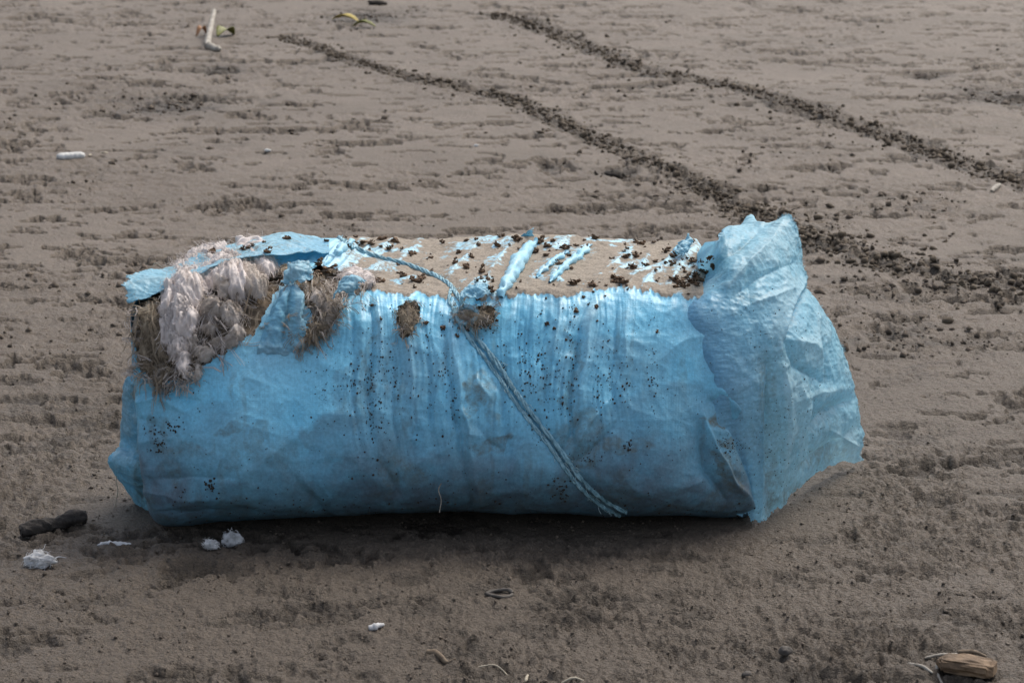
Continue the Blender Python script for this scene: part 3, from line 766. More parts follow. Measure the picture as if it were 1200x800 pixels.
def cloth(name, ctrl, nu, nv, mat, crumple=0.004, creases=(), seed=0, ragged=0.0, parent=None, olive_items=(), thick=0.0012, palev=0.0, fscale=1.0, sandv=0.0, tint=(.7, .7), fade=False):
    C = np.array([[ctrl_pt(c) for c in row] for row in ctrl])
    G = catmull(catmull(C, nu, 0), nv, 1)
    n = grid_normals(G)
    if ((CAM - G) * n).sum(-1).mean() < 0: n = -n
    px, py = proj(G)
    f = fscale
    w = G + 0.012 * np.stack([perlin3(G * 14, seed + 1), perlin3(G * 14, seed + 2), perlin3(G * 14, seed + 3)], -1)
    d = crumple * (1.5 * (0.3 - np.abs(perlin3(w * 13 * f, seed + 4))) + 1.0 * (0.3 - np.abs(perlin3(w * 30 * f, seed + 5))) + 0.55 * (0.3 - np.abs(perlin3(w * 64 * f, seed + 6))) + 0.25 * perlin3(w * 120 * f, seed + 7))
    d = d + crumple * 5.4 * foldfield(G, seed + 900, 18, (.03 / f, .13 / f))
    ol = np.zeros(px.shape)
    for line, wd, hgt in creases:
        dd, t, s = seg_dist(px, py, line)
        d = d + 1.2 * hgt * np.exp(-dd / wd) * (0.4 + 0.6 * np.sin(np.pi * np.clip(t, .05, .95)))
    for cx, cy, rx, ry, rot, st in olive_items:
        c_, s_ = math.cos(R(rot)), math.sin(R(rot)); dx = px - cx; dy = py - cy
        q = np.hypot((dx * c_ + dy * s_) / rx, (-dx * s_ + dy * c_) / ry) + 0.35 * perlin3(G * 22, seed + 8)
        ol = np.maximum(ol, st * sstep(1.2, 0.5, q))
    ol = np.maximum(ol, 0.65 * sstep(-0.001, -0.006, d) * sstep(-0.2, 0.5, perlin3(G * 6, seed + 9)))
    if fade: d = d * (0.06 + 0.94 * sstep(0.10, 0.34, np.linspace(0, 1, nv)))[None, :]
    G = G + n * d[..., None]
    F = grid_faces(nu, nv)
    if ragged > 0:
        U = np.linspace(0, 1, nu)[:, None] * np.ones((1, nv)); Vv = np.ones((nu, 1)) * np.linspace(0, 1, nv)[None, :]
        keep = np.ones((nu, nv), bool)
        r1 = ragged * (0.5 + 0.9 * perlin2(U * 9, Vv * 0 + seed, seed + 10) + 0.6 * perlin2(U * 31, Vv * 0 + seed, seed + 11))
        keep &= Vv < 1 - r1
        r2 = ragged * (0.4 + 0.9 * perlin2(Vv * 8, U * 0 + seed, seed + 12) + 0.6 * perlin2(Vv * 29, U * 0 + seed, seed + 13))
        keep &= (U > r2 * 0.6) & (U < 1 - r2 * 0.6)
        keep |= Vv < 0.2
        F = F[keep.ravel()[F].all(1)]
    V = G.reshape(-1, 3)
    me, used = submesh(name, V, F)
    attr(me, 'olive', ol.ravel()[used]); attr(me, 'stain_shade', np.zeros(len(used))); attr(me, 'sand', np.clip(sandv * (1 + 0.8 * perlin3(G * 20, seed + 21)), 0, 1).ravel()[used])
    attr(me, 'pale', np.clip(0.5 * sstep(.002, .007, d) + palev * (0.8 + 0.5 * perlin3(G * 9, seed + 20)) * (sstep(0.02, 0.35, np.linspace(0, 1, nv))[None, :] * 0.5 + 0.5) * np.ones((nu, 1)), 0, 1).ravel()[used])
    attr(me, 'tint', (tint[0] + (tint[1] - tint[0]) * sstep(0.05, 0.55, np.linspace(0, 1, nv))[None, :] * np.ones((nu, 1))).ravel()[used])
    o = part(name, me, mat, parent)
    if thick:
        md = o.modifiers.new('thickness', 'SOLIDIFY'); md.thickness = thick; md.offset = -1
    return o, V, F

mouth_ctrl = [
    [(846, 598, 's', -.008), (866, 602, 's', .0025), (891, 614, .000), (907, 606, .06), (930, 580, .16), (966, 550, .30), (1012, 541, .42)],
    [(846, 530, 's', -.008), (864, 526, 's', .0025), (897, 520, .000), (915, 512, .035), (946, 506, .14), (980, 502, .29), (1014, 507, .42)],
    [(832, 460, 's', -.008), (852, 456, 's', .0025), (888, 450, .002), (912, 446, .035), (944, 442, .13), (975, 440, .26), (1001, 449, .40)],
    [(812, 402, 's', -.008), (832, 398, 's', .0025), (874, 392, .028), (903, 388, .058), (930, 386, .12), (957, 388, .24), (987, 402, .38)],
    [(800, 358, 's', -.008), (820, 352, 's', .0025), (856, 346, .078), (884, 341, .10), (909, 336, .15), (930, 331, .24), (950, 336, .34)],
    [(806, 322, 's', -.008), (826, 318, 's', .0025), (852, 308, .15), (876, 299, .18), (900, 291, .23), (920, 288, .29), (939, 291, .36)],
    [(818, 296, 's', -.008), (836, 291, 's', .0025), (849, 271, .31), (868, 269, .33), (890, 268, .35), (908, 264, .365), (928, 253, .38)],
    [(826, 284, 's', -.008), (840, 282, 's', .0025), (852, 280, .48), (866, 266, .48), (880, 252, .48), (886, 270, .48), (905, 272, .47)]]
mouth_cr = [([(950, 335), (938, 354), (928, 378), (922, 400)], 7, -.026), ([(946, 322), (930, 350), (918, 385), (912, 410)], 8, .016), ([(924, 402), (932, 428), (963, 448)], 6, -.013), ([(928, 398), (950, 404), (968, 428)], 9, .012),
            ([(964, 400), (968, 442)], 5, -.012), ([(996, 470), (975, 480), (955, 500)], 7, -.022), ([(902, 425), (908, 500), (905, 595)], 11, -.030), ([(918, 430), (924, 500), (914, 585)], 8, .014), ([(890, 440), (896, 500), (893, 600)], 6, .008),
            ([(855, 335), (870, 315), (900, 288), (918, 262)], 8, .010), ([(845, 305), (868, 288), (888, 272)], 6, -.010), ([(862, 345), (890, 325), (930, 308)], 8, -.009), ([(870, 360), (900, 350), (925, 340)], 7, .008), ([(975, 505), (1003, 522)], 5, .012), ([(940, 545), (980, 518), (1005, 500)], 7, -.016), ([(930, 470), (960, 460), (990, 455)], 8, .008),
            ([(935, 440), (942, 490), (936, 540)], 9, .008), ([(952, 450), (955, 500), (948, 540)], 7, -.010), ([(870, 300), (880, 330), (878, 370)], 7, -.006), ([(900, 300), (915, 318), (930, 340)], 6, .006)]
mouth, MV, MF = cloth('sack_mouth', mouth_ctrl, 320, 260, M_RIM, 0.0026, mouth_cr, 100, 0.022,
                      olive_items=[(945, 530, 80, 60, 0, .45), (915, 490, 40, 120, 0, .30), (900, 470, 12, 60, -4, .8), (906, 570, 9, 50, 3, .95), (965, 535, 45, 12, -20, .9), (1000, 530, 18, 14, 0, .6), (930, 575, 26, 10, -35, .95), (880, 350, 20, 10, 0, .3), (960, 500, 12, 14, 0, .5)], thick=0, palev=0.55, tint=(0.0, 0.9), fade=True)

r_ = np.random.default_rng(77); MG = MV.reshape(320, 260, 3); fp, fr = [], []
for _ in range(420):
    i = r_.integers(4, 316); i0 = 247 + int(r_.integers(0, 8)); p0 = MG[i, min(i0, 259)]; d0 = MG[i, 255] - MG[i, 240]; d0 /= np.linalg.norm(d0)
    d0 = d0 + r_.normal(0, .6, 3); q = [p0]
    for j in range(4): d0 = d0 + r_.normal(0, .3, 3); q.append(q[-1] + d0 / np.linalg.norm(d0) * r_.uniform(.0008, .0026))
    fp.append(np.array(q)); fr.append(r_.uniform(.0003, .0006))
V_, F_ = tubes(fp, fr, 3)
me = mesh_np('frayed_edge', V_, F_); attr(me, 'pale', np.full(len(V_), .9))
fo = part('frayed_edge', me, M_MOUTH, mouth); fo['kind'] = 'stuff'
flap_ctrl = [
    [(385, 298, 's', .003), (322, 299, .20), (264, 311, .16), (214, 332, .10), (178, 347, .055), (152, 360, .04)],
    [(386, 293, 's', .004), (327, 294, .24), (264, 306, .19), (207, 326, .12), (175, 336, .09), (139, 331, .08)],
    [(384, 288, 's', .004), (335, 288, .30), (280, 300, .24), (222, 316, .18), (190, 320, .15), (162, 318, .14)],
    [(380, 282, 's', .003), (338, 274, .44), (294, 284, .37), (242, 294, .30), (216, 308, .25), (198, 317, .22)],
    [(382, 284, .52), (340, 282, .52), (300, 290, .46), (255, 302, .38), (225, 316, .30), (206, 325, .26)]]
flap_cr = [([(180, 318), (230, 312), (300, 296)], 4, -.006), ([(220, 325), (280, 305), (340, 288)], 4, .007), ([(245, 322), (300, 306), (360, 292)], 3, -.006), ([(210, 318), (270, 298), (330, 280)], 4, .007), ([(160, 330), (200, 328)], 6, .005)]
_, TV, TF = cloth('torn_flap', flap_ctrl, 130, 200, M_RIM, 0.0026, flap_cr, 130, 0.05, palev=0.45, sandv=0.30)

fold_ctrl = [
    [(188, 436, .02), (168, 432, .03), (152, 440, .07)],
    [(184, 470, .01), (160, 462, .03), (146, 456, .09)],
    [(180, 500, .012), (156, 490, .06), (145, 490, .13)],
    [(178, 530, .012), (160, 525, .08), (143, 525, .13)],
    [(178, 548, .012), (154, 548, .05), (127, 541, .10)],
    [(184, 585, .02), (168, 580, .08), (156, 584, .13)],
    [(196, 616, .03), (182, 613, .05), (172, 607, .10)]]
cloth('end_fold', fold_ctrl, 160, 70, M_RIM, 0.0028, [([(174, 490), (170, 540), (176, 600)], 4, -.012), ([(150, 450), (148, 500), (140, 535)], 5, .006), ([(130, 541), (160, 530)], 5, .006)], 150, 0.03,
      olive_items=[(165, 560, 8, 50, 0, .7), (160, 460, 14, 12, 0, .5), (172, 600, 10, 16, 0, .8)])

tongue_ctrl = [
    [(336, 336, 's', .004), (342, 329, 's', .010), (349, 336, 's', .004)],
    [(326, 352, 's', .008), (341, 348, 's', .024), (353, 352, 's', .008)],
    [(314, 376, 's', .010), (334, 374, 's', .026), (360, 376, 's', .010)],
    [(306, 398, 's', .006), (332, 400, 's', .012), (364, 398, 's', .004)],
    [(300, 414, 's', -.006), (332, 420, 's', -.008), (366, 412, 's', -.006)]]
cloth('torn_tongue', tongue_ctrl, 80, 60, M_RIM, 0.004, [([(342, 330), (336, 370), (330, 400)], 4, -.012), ([(350, 345), (350, 390)], 4, .010)], 170, 0.10, palev=0.15, olive_items=[(340, 370, 10, 16, 0, .5)])
for k, (c, sd_) in enumerate([([[(606, 284, .50), (620, 280, .50), (628, 284, .50)], [(608, 278, .49), (618, 272, .48), (624, 270, .49)], [(612, 275, .48), (619, 267, .47), (622, 265, .48)]], 180),
                              ([[(540, 352, .02), (555, 352, .01), (578, 350, .02)], [(545, 343, .05), (560, 338, .03), (574, 342, .05)], [(550, 338, .08), (561, 334, .07), (572, 338, .08)]], 182),
                              ([[(330, 334, .06), (350, 334, .05), (372, 328, .08)], [(335, 322, .08), (352, 316, .07), (368, 318, .10)], [(344, 314, .12), (355, 310, .11), (366, 313, .13)]], 184),
                              ([[(392, 352, .0), (400, 345, -.01), (412, 352, 0)], [(398, 338, .02), (410, 330, .01), (424, 336, .02)], [(402, 332, .05), (416, 326, .05), (432, 332, .05)]], 186),
                              ([[(790, 300, .3), (800, 302, .3), (812, 296, .3)], [(794, 292, .34), (802, 288, .33), (812, 287, .34)], [(796, 287, .38), (805, 282, .37), (814, 283, .38)]], 190)]):
    cloth('torn_scrap', c, 50, 50, M_RIM, 0.005, (), sd_, 0.22, palev=0.5, fscale=2.0)

bvh_all = BVHTree.FromPolygons([tuple(v) for v in np.concatenate([Vb, MV, TV]).tolist()], np.concatenate([F_all, MF + len(Vb), TF + len(Vb) + len(MV)]).tolist())
def hit_all(px, py): return hit(px, py, bvh_all)

def surf_path(pts, off, n, sm=3):
    q = catmull(np.array(pts, float), n, 0)
    out = []
    for a, b in q:
        h_ = hit_all(a, b)
        if h_ is None:
            if out: out.append(out[-1] + np.array([0, 0, 0.0]))
            continue
        out.append(h_[0] + h_[1] * off)
    out = np.array(out)
    for _ in range(sm):
        out[1:-1] = 0.25 * out[:-2] + 0.5 * out[1:-1] + 0.25 * out[2:]
    return out

# rolled folds of fabric standing on the top
def roll(pts, r, seed, n=40):
    p = surf_path(pts, 0.35 * max(r), n, 6)
    rr = np.interp(np.linspace(0, 1, n), np.linspace(0, 1, len(r)), r)
    V, F = tubes([p], [rr], 16)
    nn = V - np.repeat(p, 16, 0); nn /= np.linalg.norm(nn, axis=1, keepdims=True) + 1e-9
    V = V + nn * (0.010 * (0.3 - np.abs(perlin3(V * np.array([70, 22, 70]), seed))) + 0.006 * perlin3(V * 45, seed + 1) + 0.003 * perlin3(V * 110, seed + 2))[:, None]
    me = mesh_np('rolled_fold', V, F)
    k = len(V)
    attr(me, 'pale', 0.6 + 0.5 * perlin3(V * 25, seed + 4)); attr(me, 'olive', np.clip(0.5 * perlin3(V * 30, seed + 5), 0, 1)); attr(me, 'stain_shade', np.zeros(k)); attr(me, 'sand', np.clip(0.30 * perlin3(V * 40, seed + 3), 0, 1))
    part('rolled_fold', me, M_BLUE)
roll([(584, 350), (594, 334), (602, 318), (614, 300), (628, 284)], [.003, .010, .013, .016, .013, .004], 200)
roll([(644, 332), (660, 315), (676, 302), (694, 287)], [.002, .006, .007, .006, .002], 204)
roll([(628, 326), (645, 310), (664, 297)], [.002, .005, .005, .002], 206)
roll([(786, 300), (797, 291), (810, 282)], [.002, .007, .006, .002], 208)
roll([(380, 312), (396, 296), (414, 283)], [.002, .006, .006, .002], 210)

# binding cord: strands laid over the top, knotted, then diagonal down the front
def ribbon(pts, width, n, seed, name='binding_cord', off=.003, mat=None):
    q = catmull(np.array(pts, float), n, 0); p, nr = [], []
    for a, b in q:
        h_ = hit_all(a, b)
        if h_ is None: continue
        p.append(h_[0]); nr.append(h_[1])
    p = np.array(p); nr = np.array(nr)
    for _ in range(5):
        p[1:-1] = .25 * p[:-2] + .5 * p[1:-1] + .25 * p[2:]; nr[1:-1] = .25 * nr[:-2] + .5 * nr[1:-1] + .25 * nr[2:]
    t = np.gradient(p, axis=0); t /= np.linalg.norm(t, axis=1, keepdims=True); sd = np.cross(t, nr); sd /= np.linalg.norm(sd, axis=1, keepdims=True)
    m = 21; s = np.linspace(-1, 1, m)[None, :]; u = np.linspace(0, 1, len(p))[:, None] * len(p) / 40
    w = width * (0.8 + 0.35 * perlin2(u * 1.7, u * 0 + seed, seed)) * np.minimum(1, np.minimum(u * 3 + .3, (u[-1] - u) * 3 + .3))
    hgt = off + width * (0.55 * (1 - s ** 2) ** .5 + 0.9 * (0.25 - np.abs(perlin2(s * 3.4 + 1.6 * perlin2(u * 1.1, u * 0, seed + 1) + u * 0.8, u * 0.9, seed + 2))) + .25 * perlin2(s * 6, u * 3, seed + 3))
    hgt = np.where(np.abs(s) > .99, -.004, hgt)
    G = p[:, None] + sd[:, None] * (s * w + .25 * width * perlin2(u * 2, u * 0, seed + 4))[..., None] + nr[:, None] * hgt[..., None]
    me = mesh_np(name, G, grid_faces(len(p), m)); k = len(p) * m
    attr(me, 'pale', (np.clip(0.25 + 1.2 * (hgt - hgt.mean()) / width + .3 * perlin2(s + u, u * 2, seed + 5), 0, 1)).ravel()); attr(me, 'stain_shade', np.full(k, .25)); attr(me, 'sand', np.zeros(k))  # highlights painted pale on the raised folds
    attr(me, 'olive', np.clip(.25 - .9 * (hgt - hgt.mean()) / width + .3 * perlin2(s * 2, u * 4, seed + 6), 0, .8).ravel())
    return part(name, me, mat or M_MOUTH)
def twist(pts, r, rad, pitch, n, strands, seed, name='binding_cord', fray=60):
    p = surf_path(pts, rad + r * .2, n, 5); r_ = np.random.default_rng(seed)
    t = np.gradient(p, axis=0); sl = np.concatenate([[0], np.cumsum(np.linalg.norm(np.diff(p, axis=0), axis=1))]); t /= np.linalg.norm(t, axis=1, keepdims=True) + 1e-9
    a = np.cross(t, [0.1, -.9, .4]); a /= np.linalg.norm(a, axis=1, keepdims=True); b = np.cross(t, a)
    paths, rads = [], []
    for k in range(strands):
        ph = 2 * math.pi * (k / strands + sl / pitch + .25 * perlin2(sl * 9, sl * 0, seed + k))
        rr = rad * (1 + .5 * perlin2(sl * 14, sl * 0 + k, seed + 5))
        paths.append(p + (np.cos(ph) * rr * 1.5)[:, None] * a + (np.sin(ph) * rr * .7)[:, None] * b); rads.append(r * (1 + .35 * perlin2(sl * 25, sl * 0 + k, seed + 9)))
    V, F = tubes(paths, rads, 7)
    o = part(name, mesh_np(name, V, F), M_CORD)
    fp, fr = [], []
    for _ in range(fray):
        i = r_.integers(2, len(p) - 8); q = p[i:i + 6] + r_.normal(0, rad * .7, 3) + np.cumsum(r_.normal(0, .0022, (6, 3)), 0); fp.append(q); fr.append(r_.uniform(.0003, .0006))
    V, F = tubes(fp, fr, 3)
    fo = part('frayed_fibres', mesh_np('frayed_fibres', V, F), M_CORDPALE, o); fo['kind'] = 'stuff'
M_CORDPALE = simple_mat('pale_cord_fibre', (0.30, 0.46, 0.50), (0.52, 0.68, 0.70), 60, 0.7, 0.4, 260)
twist(CORD_TOP, .0026, .0019, .055, 150, 3, 220)
twist([(a - 4, b + 2) for a, b in CORD_LOW], .0022, .0016, .060, 190, 3, 224)
twist([(a + 4, b - 2) for a, b in CORD_LOW], .0025, .0018, .075, 190, 3, 228)
ribbon([(532, 372), (542, 362), (556, 364), (560, 372), (550, 380), (538, 379), (533, 370)], .006, 60, 232, 'cord_knot', .008)
twist([(528, 340), (526, 352), (532, 366), (531, 378)], .002, .0012, .04, 40, 2, 236, fray=20)

# ------------------------------------------------------------------ fibres and wool in the tear
def frame(t):
    t = t / (np.linalg.norm(t) + 1e-9); a = np.cross(t, [0.2, 0.5, 0.84]); a /= np.linalg.norm(a); return a, np.cross(t, a)

def wool_wad(clumps, mat, seed, amp, n_str, name='wool_tuft'):
    """one draped, folded wad of wool grown off the bale's surface over the given lobes (sizes in picture pixels)"""
    xa = [c[0] - 2 * c[2] for c in clumps] + [c[0] + 2 * c[2] for c in clumps]; ya = [c[1] - 2 * c[3] for c in clumps] + [c[1] + 2 * c[3] for c in clumps]
    reg = vis & (PX > min(xa)) & (PX < max(xa)) & (PY > min(ya)) & (PY < max(ya))
    hgt = np.full((NU, NV), -1.0); fx = np.zeros((NU, NV)); fy = np.zeros((NU, NV))
    x, y, p = PX[reg], PY[reg], P[reg]
    wx = x + 5 * perlin3(p * 40, seed) + 2.5 * perlin3(p * 95, seed + 1); wy = y + 5 * perlin3(p * 40, seed + 2) + 2.5 * perlin3(p * 95, seed + 3)
    acc = np.zeros(len(x)); ax = np.zeros(len(x)); ay = np.zeros(len(x)); mx = np.full(len(x), -9.)
    for (cx, cy, rx, ry, off, fl, _) in clumps:
        q2 = ((wx - cx) / rx) ** 2 + ((wy - cy) / ry) ** 2
        hh = off + 0.0008 * (rx + ry) / 2 * (1 - q2) * 1.0
        hh = np.maximum(hh, -.05) - .03 * np.clip(q2 - 1.3, 0, 2)
        e = np.exp(hh / .004); acc += e; ax += e * math.cos(R(fl)); ay += e * math.sin(R(fl)); mx = np.maximum(mx, hh)
    f1 = ax / acc; f2 = ay / acc; fn = np.hypot(f1, f2) + 1e-6; f1 /= fn; f2 /= fn
    across = -f2 * x + f1 * y; along = f1 * x + f2 * y
    h = .004 * np.log(acc)
    fold = np.abs(perlin2(across * .11 + .8 * perlin3(p * 22, seed + 4), along * .022, seed + 5))
    h = h + amp * (.35 - fold) * 1.6 + amp * .85 * (.3 - np.abs(perlin2(across * .30 + .5 * perlin3(p * 45, seed + 11), along * .035, seed + 6))) + amp * .22 * perlin2(across * .8, along * .06, seed + 7) + amp * .5 * perlin3(p * 60, seed + 8)
    hgt[reg] = np.where(mx > -.012, h, -1); fx[reg] = f1; fy[reg] = f2
    G = P + Nn * (disp + np.maximum(hgt, -.02))[..., None]
    ok = (hgt > -.014).ravel()
    Fw = F_all[ok[F_all].all(1)]
    me, used = submesh(name, G.reshape(-1, 3), Fw)
    o = part(name, me, mat)
    # fibres lying along the flow
    r_ = np.random.default_rng(seed); Gf = G.reshape(-1, 3); Nf = Nn.reshape(-1, 3)
    hv = np.where((hgt > 0).ravel())[0]; paths, rads = [], []
    ex = np.array([1., 0, 0])
    for _ in range(n_str):
        i = hv[r_.integers(len(hv))]; nr = Nf[i]; ez = np.cross(ex, nr); ez /= np.linalg.norm(ez)
        if ez[2] < 0: ez = -ez
        a, b = fx.ravel()[i], fy.ravel()[i]; d = (a * ex - b * ez) * r_.choice([-1, 1, 1]) + r_.normal(0, .30, 3); d /= np.linalg.norm(d)
        st = r_.uniform(.0018, .0050); w_ = r_.normal(0, .22, 3); q = [Gf[i] + nr * r_.uniform(-.001, .002)]
        for j in range(6):
            d = d + .4 * w_ + r_.normal(0, .16, 3) - nr * .05; d /= np.linalg.norm(d); q.append(q[-1] + d * st)
        paths.append(np.array(q)); rads.append(r_.uniform(.0002, .00042))
    V2, F2 = tubes(paths, rads, 3)
    s_o = part('wool_strands', mesh_np('wool_strands', V2, F2), mat, o); s_o['kind'] = 'stuff'

CLUMPS = [(234, 324, 15, 11, .014, 30, 0), (250, 317, 13, 9, .014, 10, 0), (263, 322, 14, 10, .016, 10, 0), (276, 333, 11, 14, .014, 70, 0), (297, 310, 13, 8, .012, -10, 0), (311, 319, 8, 7, .010, 20, 0),
          (218, 340, 13, 16, .016, 70, 0), (208, 360, 14, 17, .016, 80, 0), (214, 380, 12, 16, .016, 95, 0), (202, 391, 9, 12, .012, 90, 0), (210, 411, 8, 11, .012, 80, 0), (219, 430, 5, 13, .010, 85, 0),
          (289, 328, 14, 11, .014, 40, 1), (300, 343, 11, 9, .012, 60, 1), (265, 344, 9, 8, .012, 10, 1), (254, 365, 15, 8, .012, 150, 1), (273, 371, 11, 12, .010, 60, 1), (246, 384, 9, 9, .010, 120, 1), (264, 403, 14, 7, .008, 150, 1),
          (279, 394, 8, 8, .008, 70, 1), (240, 416, 11, 7, .008, 140, 1), (225, 402, 6, 9, .008, 80, 1), (232, 436, 5, 9, .006, 100, 1), (190, 436, 10, 8, .000, 60, 1), (176, 380, 9, 22, -.006, 90, 2), (190, 402, 8, 18, -.006, 85, 2), (168, 412, 7, 20, -.008, 92, 2),
          (413, 329, 13, 6, .004, 5, 0), (430, 333, 9, 5, .004, 20, 0), (373, 352, 9, 8, .000, 60, 1), (386, 366, 6, 12, .000, 80, 1), (352, 388, 12, 6, .000, 150, 2), (372, 384, 10, 7, .000, 120, 2), (340, 322, 10, 5, .000, 10, 2),
          (556, 371, 16, 7, .000, 10, 2), (478, 372, 8, 14, -.004, 80, 2), (404, 340, 8, 6, .002, 40, 1)]
L_ = [c for c in CLUMPS if c[0] < 325]; R_ = [c for c in CLUMPS if c[0] >= 325]
def grow(cs, k, add): return [(a, b, c * k, d * k, e + add, f, g) for a, b, c, d, e, f, g in cs]
wool_wad(grow([c for c in L_ if c[6] == 2], 1.1, .004), M_FIBRE2, 1300, .006, 500, 'fibre_tuft')
wool_wad(grow([c for c in L_ if c[6] == 1], 0.98, .000), M_WOOLDARK, 1310, .013, 1500)
wool_wad(grow([c for c in L_ if c[6] == 0 and c[0] < 226], 1.2, .006), M_WOOL, 1320, .012, 1300)
wool_wad(grow([c for c in L_ if c[6] == 0 and c[0] >= 226], 1.25, .008), M_WOOL, 1330, .012, 1300)
wool_wad(grow([c for c in R_ if c[6] == 0], 1.0, .004), M_WOOL, 1340, .006, 260)
wool_wad(grow([c for c in R_ if c[6] == 1], 1.1, .004), M_WOOLDARK, 1350, .007, 320)
wool_wad(grow([c for c in R_ if c[6] == 2 and c[0] < 460 and c[1] > 350], 1.1, .002), M_FIBRE2, 1360, .006, 240, 'fibre_tuft')
wool_wad(grow([c for c in R_ if c[6] == 2 and c[0] < 460 and c[1] < 350], 1.1, .002), M_FIBRE2, 1365, .006, 80, 'fibre_tuft')
wool_wad(grow([c for c in R_ if c[6] == 2 and 460 < c[0] < 520], 1.1, .004), M_FIBRE2, 1370, .005, 160, 'fibre_tuft')
wool_wad(grow([c for c in R_ if c[6] == 2 and c[0] > 520], 1.1, .002), M_FIBRE2, 1380, .005, 160, 'fibre_tuft')

def fibre_patch(polys, n, mat, seed, lenpx=(14, 46), curl=0.0030, down=1.0, rad=(.00025, .00065), off=(.001, .016)):
    r_ = np.random.default_rng(seed); paths, rads = [], []
    while len(paths) < n:
        pl = polys[r_.integers(len(polys))]
        xs_ = [p[0] for p in pl]; ys_ = [p[1] for p in pl]
        a = r_.uniform(min(xs_), max(xs_)); b = r_.uniform(min(ys_), max(ys_))
        if not in_poly(np.array([a]), np.array([b]), pl)[0]: continue
        L = r_.uniform(*lenpx); ang = r_.normal(math.pi / 2, 0.75) if down else r_.uniform(0, 6.28)
        h0 = hit(a, b)
        if h0 is None: continue
        k = 6; q = []
        o_ = r_.uniform(*off); bow = r_.uniform(0, 0.012)
        h1 = hit(a + L * math.cos(ang), b + L * math.sin(ang)) or h0
        for j in range(k):
            t = j / (k - 1)
            nrm = h0[1] * (1 - t) + h1[1] * t
            q.append(h0[0] * (1 - t) + h1[0] * t + nrm * (o_ - 0.010 * (1 - t) + bow * math.sin(math.pi * t)))
        q = np.array(q) + np.cumsum(r_.normal(0, curl, (k, 3)), 0)
        for _b in range(3):
            paths.append(q + r_.normal(0, .0010, 3) + np.cumsum(r_.normal(0, .0009, (k, 3)), 0)); rads.append(r_.uniform(*rad))
    V, F = tubes(paths, rads, 3)
    o = part('loose_fibres', mesh_np('loose_fibres', V, F), mat); o['kind'] = 'stuff'
fibre_patch([[(150, 352), (200, 348), (204, 400), (200, 440), (165, 436)]], 420, M_FIBRE2, 400)
fibre_patch([HOLES[0]], 160, M_FIBRE2, 412)
fibre_patch([[(200, 345), (300, 330), (290, 390), (230, 430), (205, 430)]], 160, M_WOOL, 411, (14, 40), .002)
fibre_patch([HOLES[0]], 90, M_FIBRE, 401)
fibre_patch([HOLES[1], [(338, 385), (395, 360), (392, 385), (350, 402)]], 600, M_FIBRE2, 402, (6, 24))
fibre_patch([HOLES[1]], 500, M_WOOLDARK, 403, (8, 30))
fibre_patch(HOLES[2:], 240, M_FIBRE2, 404, (5, 16)); fibre_patch(HOLES[2:], 160, M_WOOLDARK, 405, (5, 14))
fibre_patch([[(160, 436), (240, 425), (225, 448), (180, 452)]], 260, M_WOOLDARK, 406, (8, 26))
fibre_patch([[(152, 350), (160, 350), (160, 450), (150, 440)]], 120, M_WOOL, 407, (8, 22), .003)

# loose threads
def thread(pts, Y, r, mat):
    C = np.array([on_y(a, b, Y) for a, b in pts]); p = catmull(C, 40, 0)
    V, F = tubes([p], [np.full(40, r)], 5)
    part('loose_thread', mesh_np('loose_thread', V, F), mat)
thread([(139, 552), (136, 562), (138, 575), (135, 590), (134, 600)], .10, .0011, M_STRAW)
h0 = hit(516, 566)
thread([(517, 566), (514, 574), (517, 586), (515, 600)], h0[0][1] - .012, .0011, M_BONE)
thread([(178, 315), (182, 308), (190, 313)], .20, .0006, M_STRAW)
thread([(139, 338), (146, 340), (150, 348)], .07, .0006, M_STRAW)

# ------------------------------------------------------------------ grime specks stuck to the front
lv, lf = lump_mesh(1.0, 5, 0)
sp_V, sp_F = [], []
def speck(px, py, r):
    h_ = hit_all(px, py)
    if h_ is None: return
    v = lv * (r * rng.uniform(.5, 1.2, 3)); n = h_[1]
    sp_V.append(v + h_[0] + n * r * 0.15); sp_F.append(lf + 12 * len(sp_F))
STREAKS = [(430, 470, 60), (436, 430, 80), (448, 440, 70), (462, 430, 70), (484, 440, 70), (503, 430, 60), (520, 430, 70), (413, 450, 60), (533, 470, 60), (612, 430, 60), (622, 440, 60), (632, 430, 60), (640, 440, 50), (655, 430, 60), (668, 440, 70), (672, 400, 60), (714, 440, 50), (732, 450, 50), (765, 440, 40), (700, 450, 60), (590, 440, 50)]
for _ in range(900):
    x_, y_, s_ = STREAKS[rng.integers(len(STREAKS))]
    yy = y_ + rng.normal(0, s_ * 0.55)
    if 352 < yy < 560: speck(x_ + rng.normal(0, 3.5) + (yy - y_) * 0.04, yy, 0.0008 + 0.0021 * rng.random() ** 2)
for _ in range(420):
    speck(rng.uniform(180, 990), rng.uniform(352, 560), 0.0006 + 0.0013 * rng.random() ** 2)
for _ in range(140):
    speck(rng.normal(400, 30), rng.normal(450, 30), 0.0006 + 0.0014 * rng.random() ** 2)
for _ in range(420):
    speck(rng.uniform(200, 900), 612 - abs(rng.normal(0, 22)), 0.0008 + 0.0022 * rng.random() ** 3)
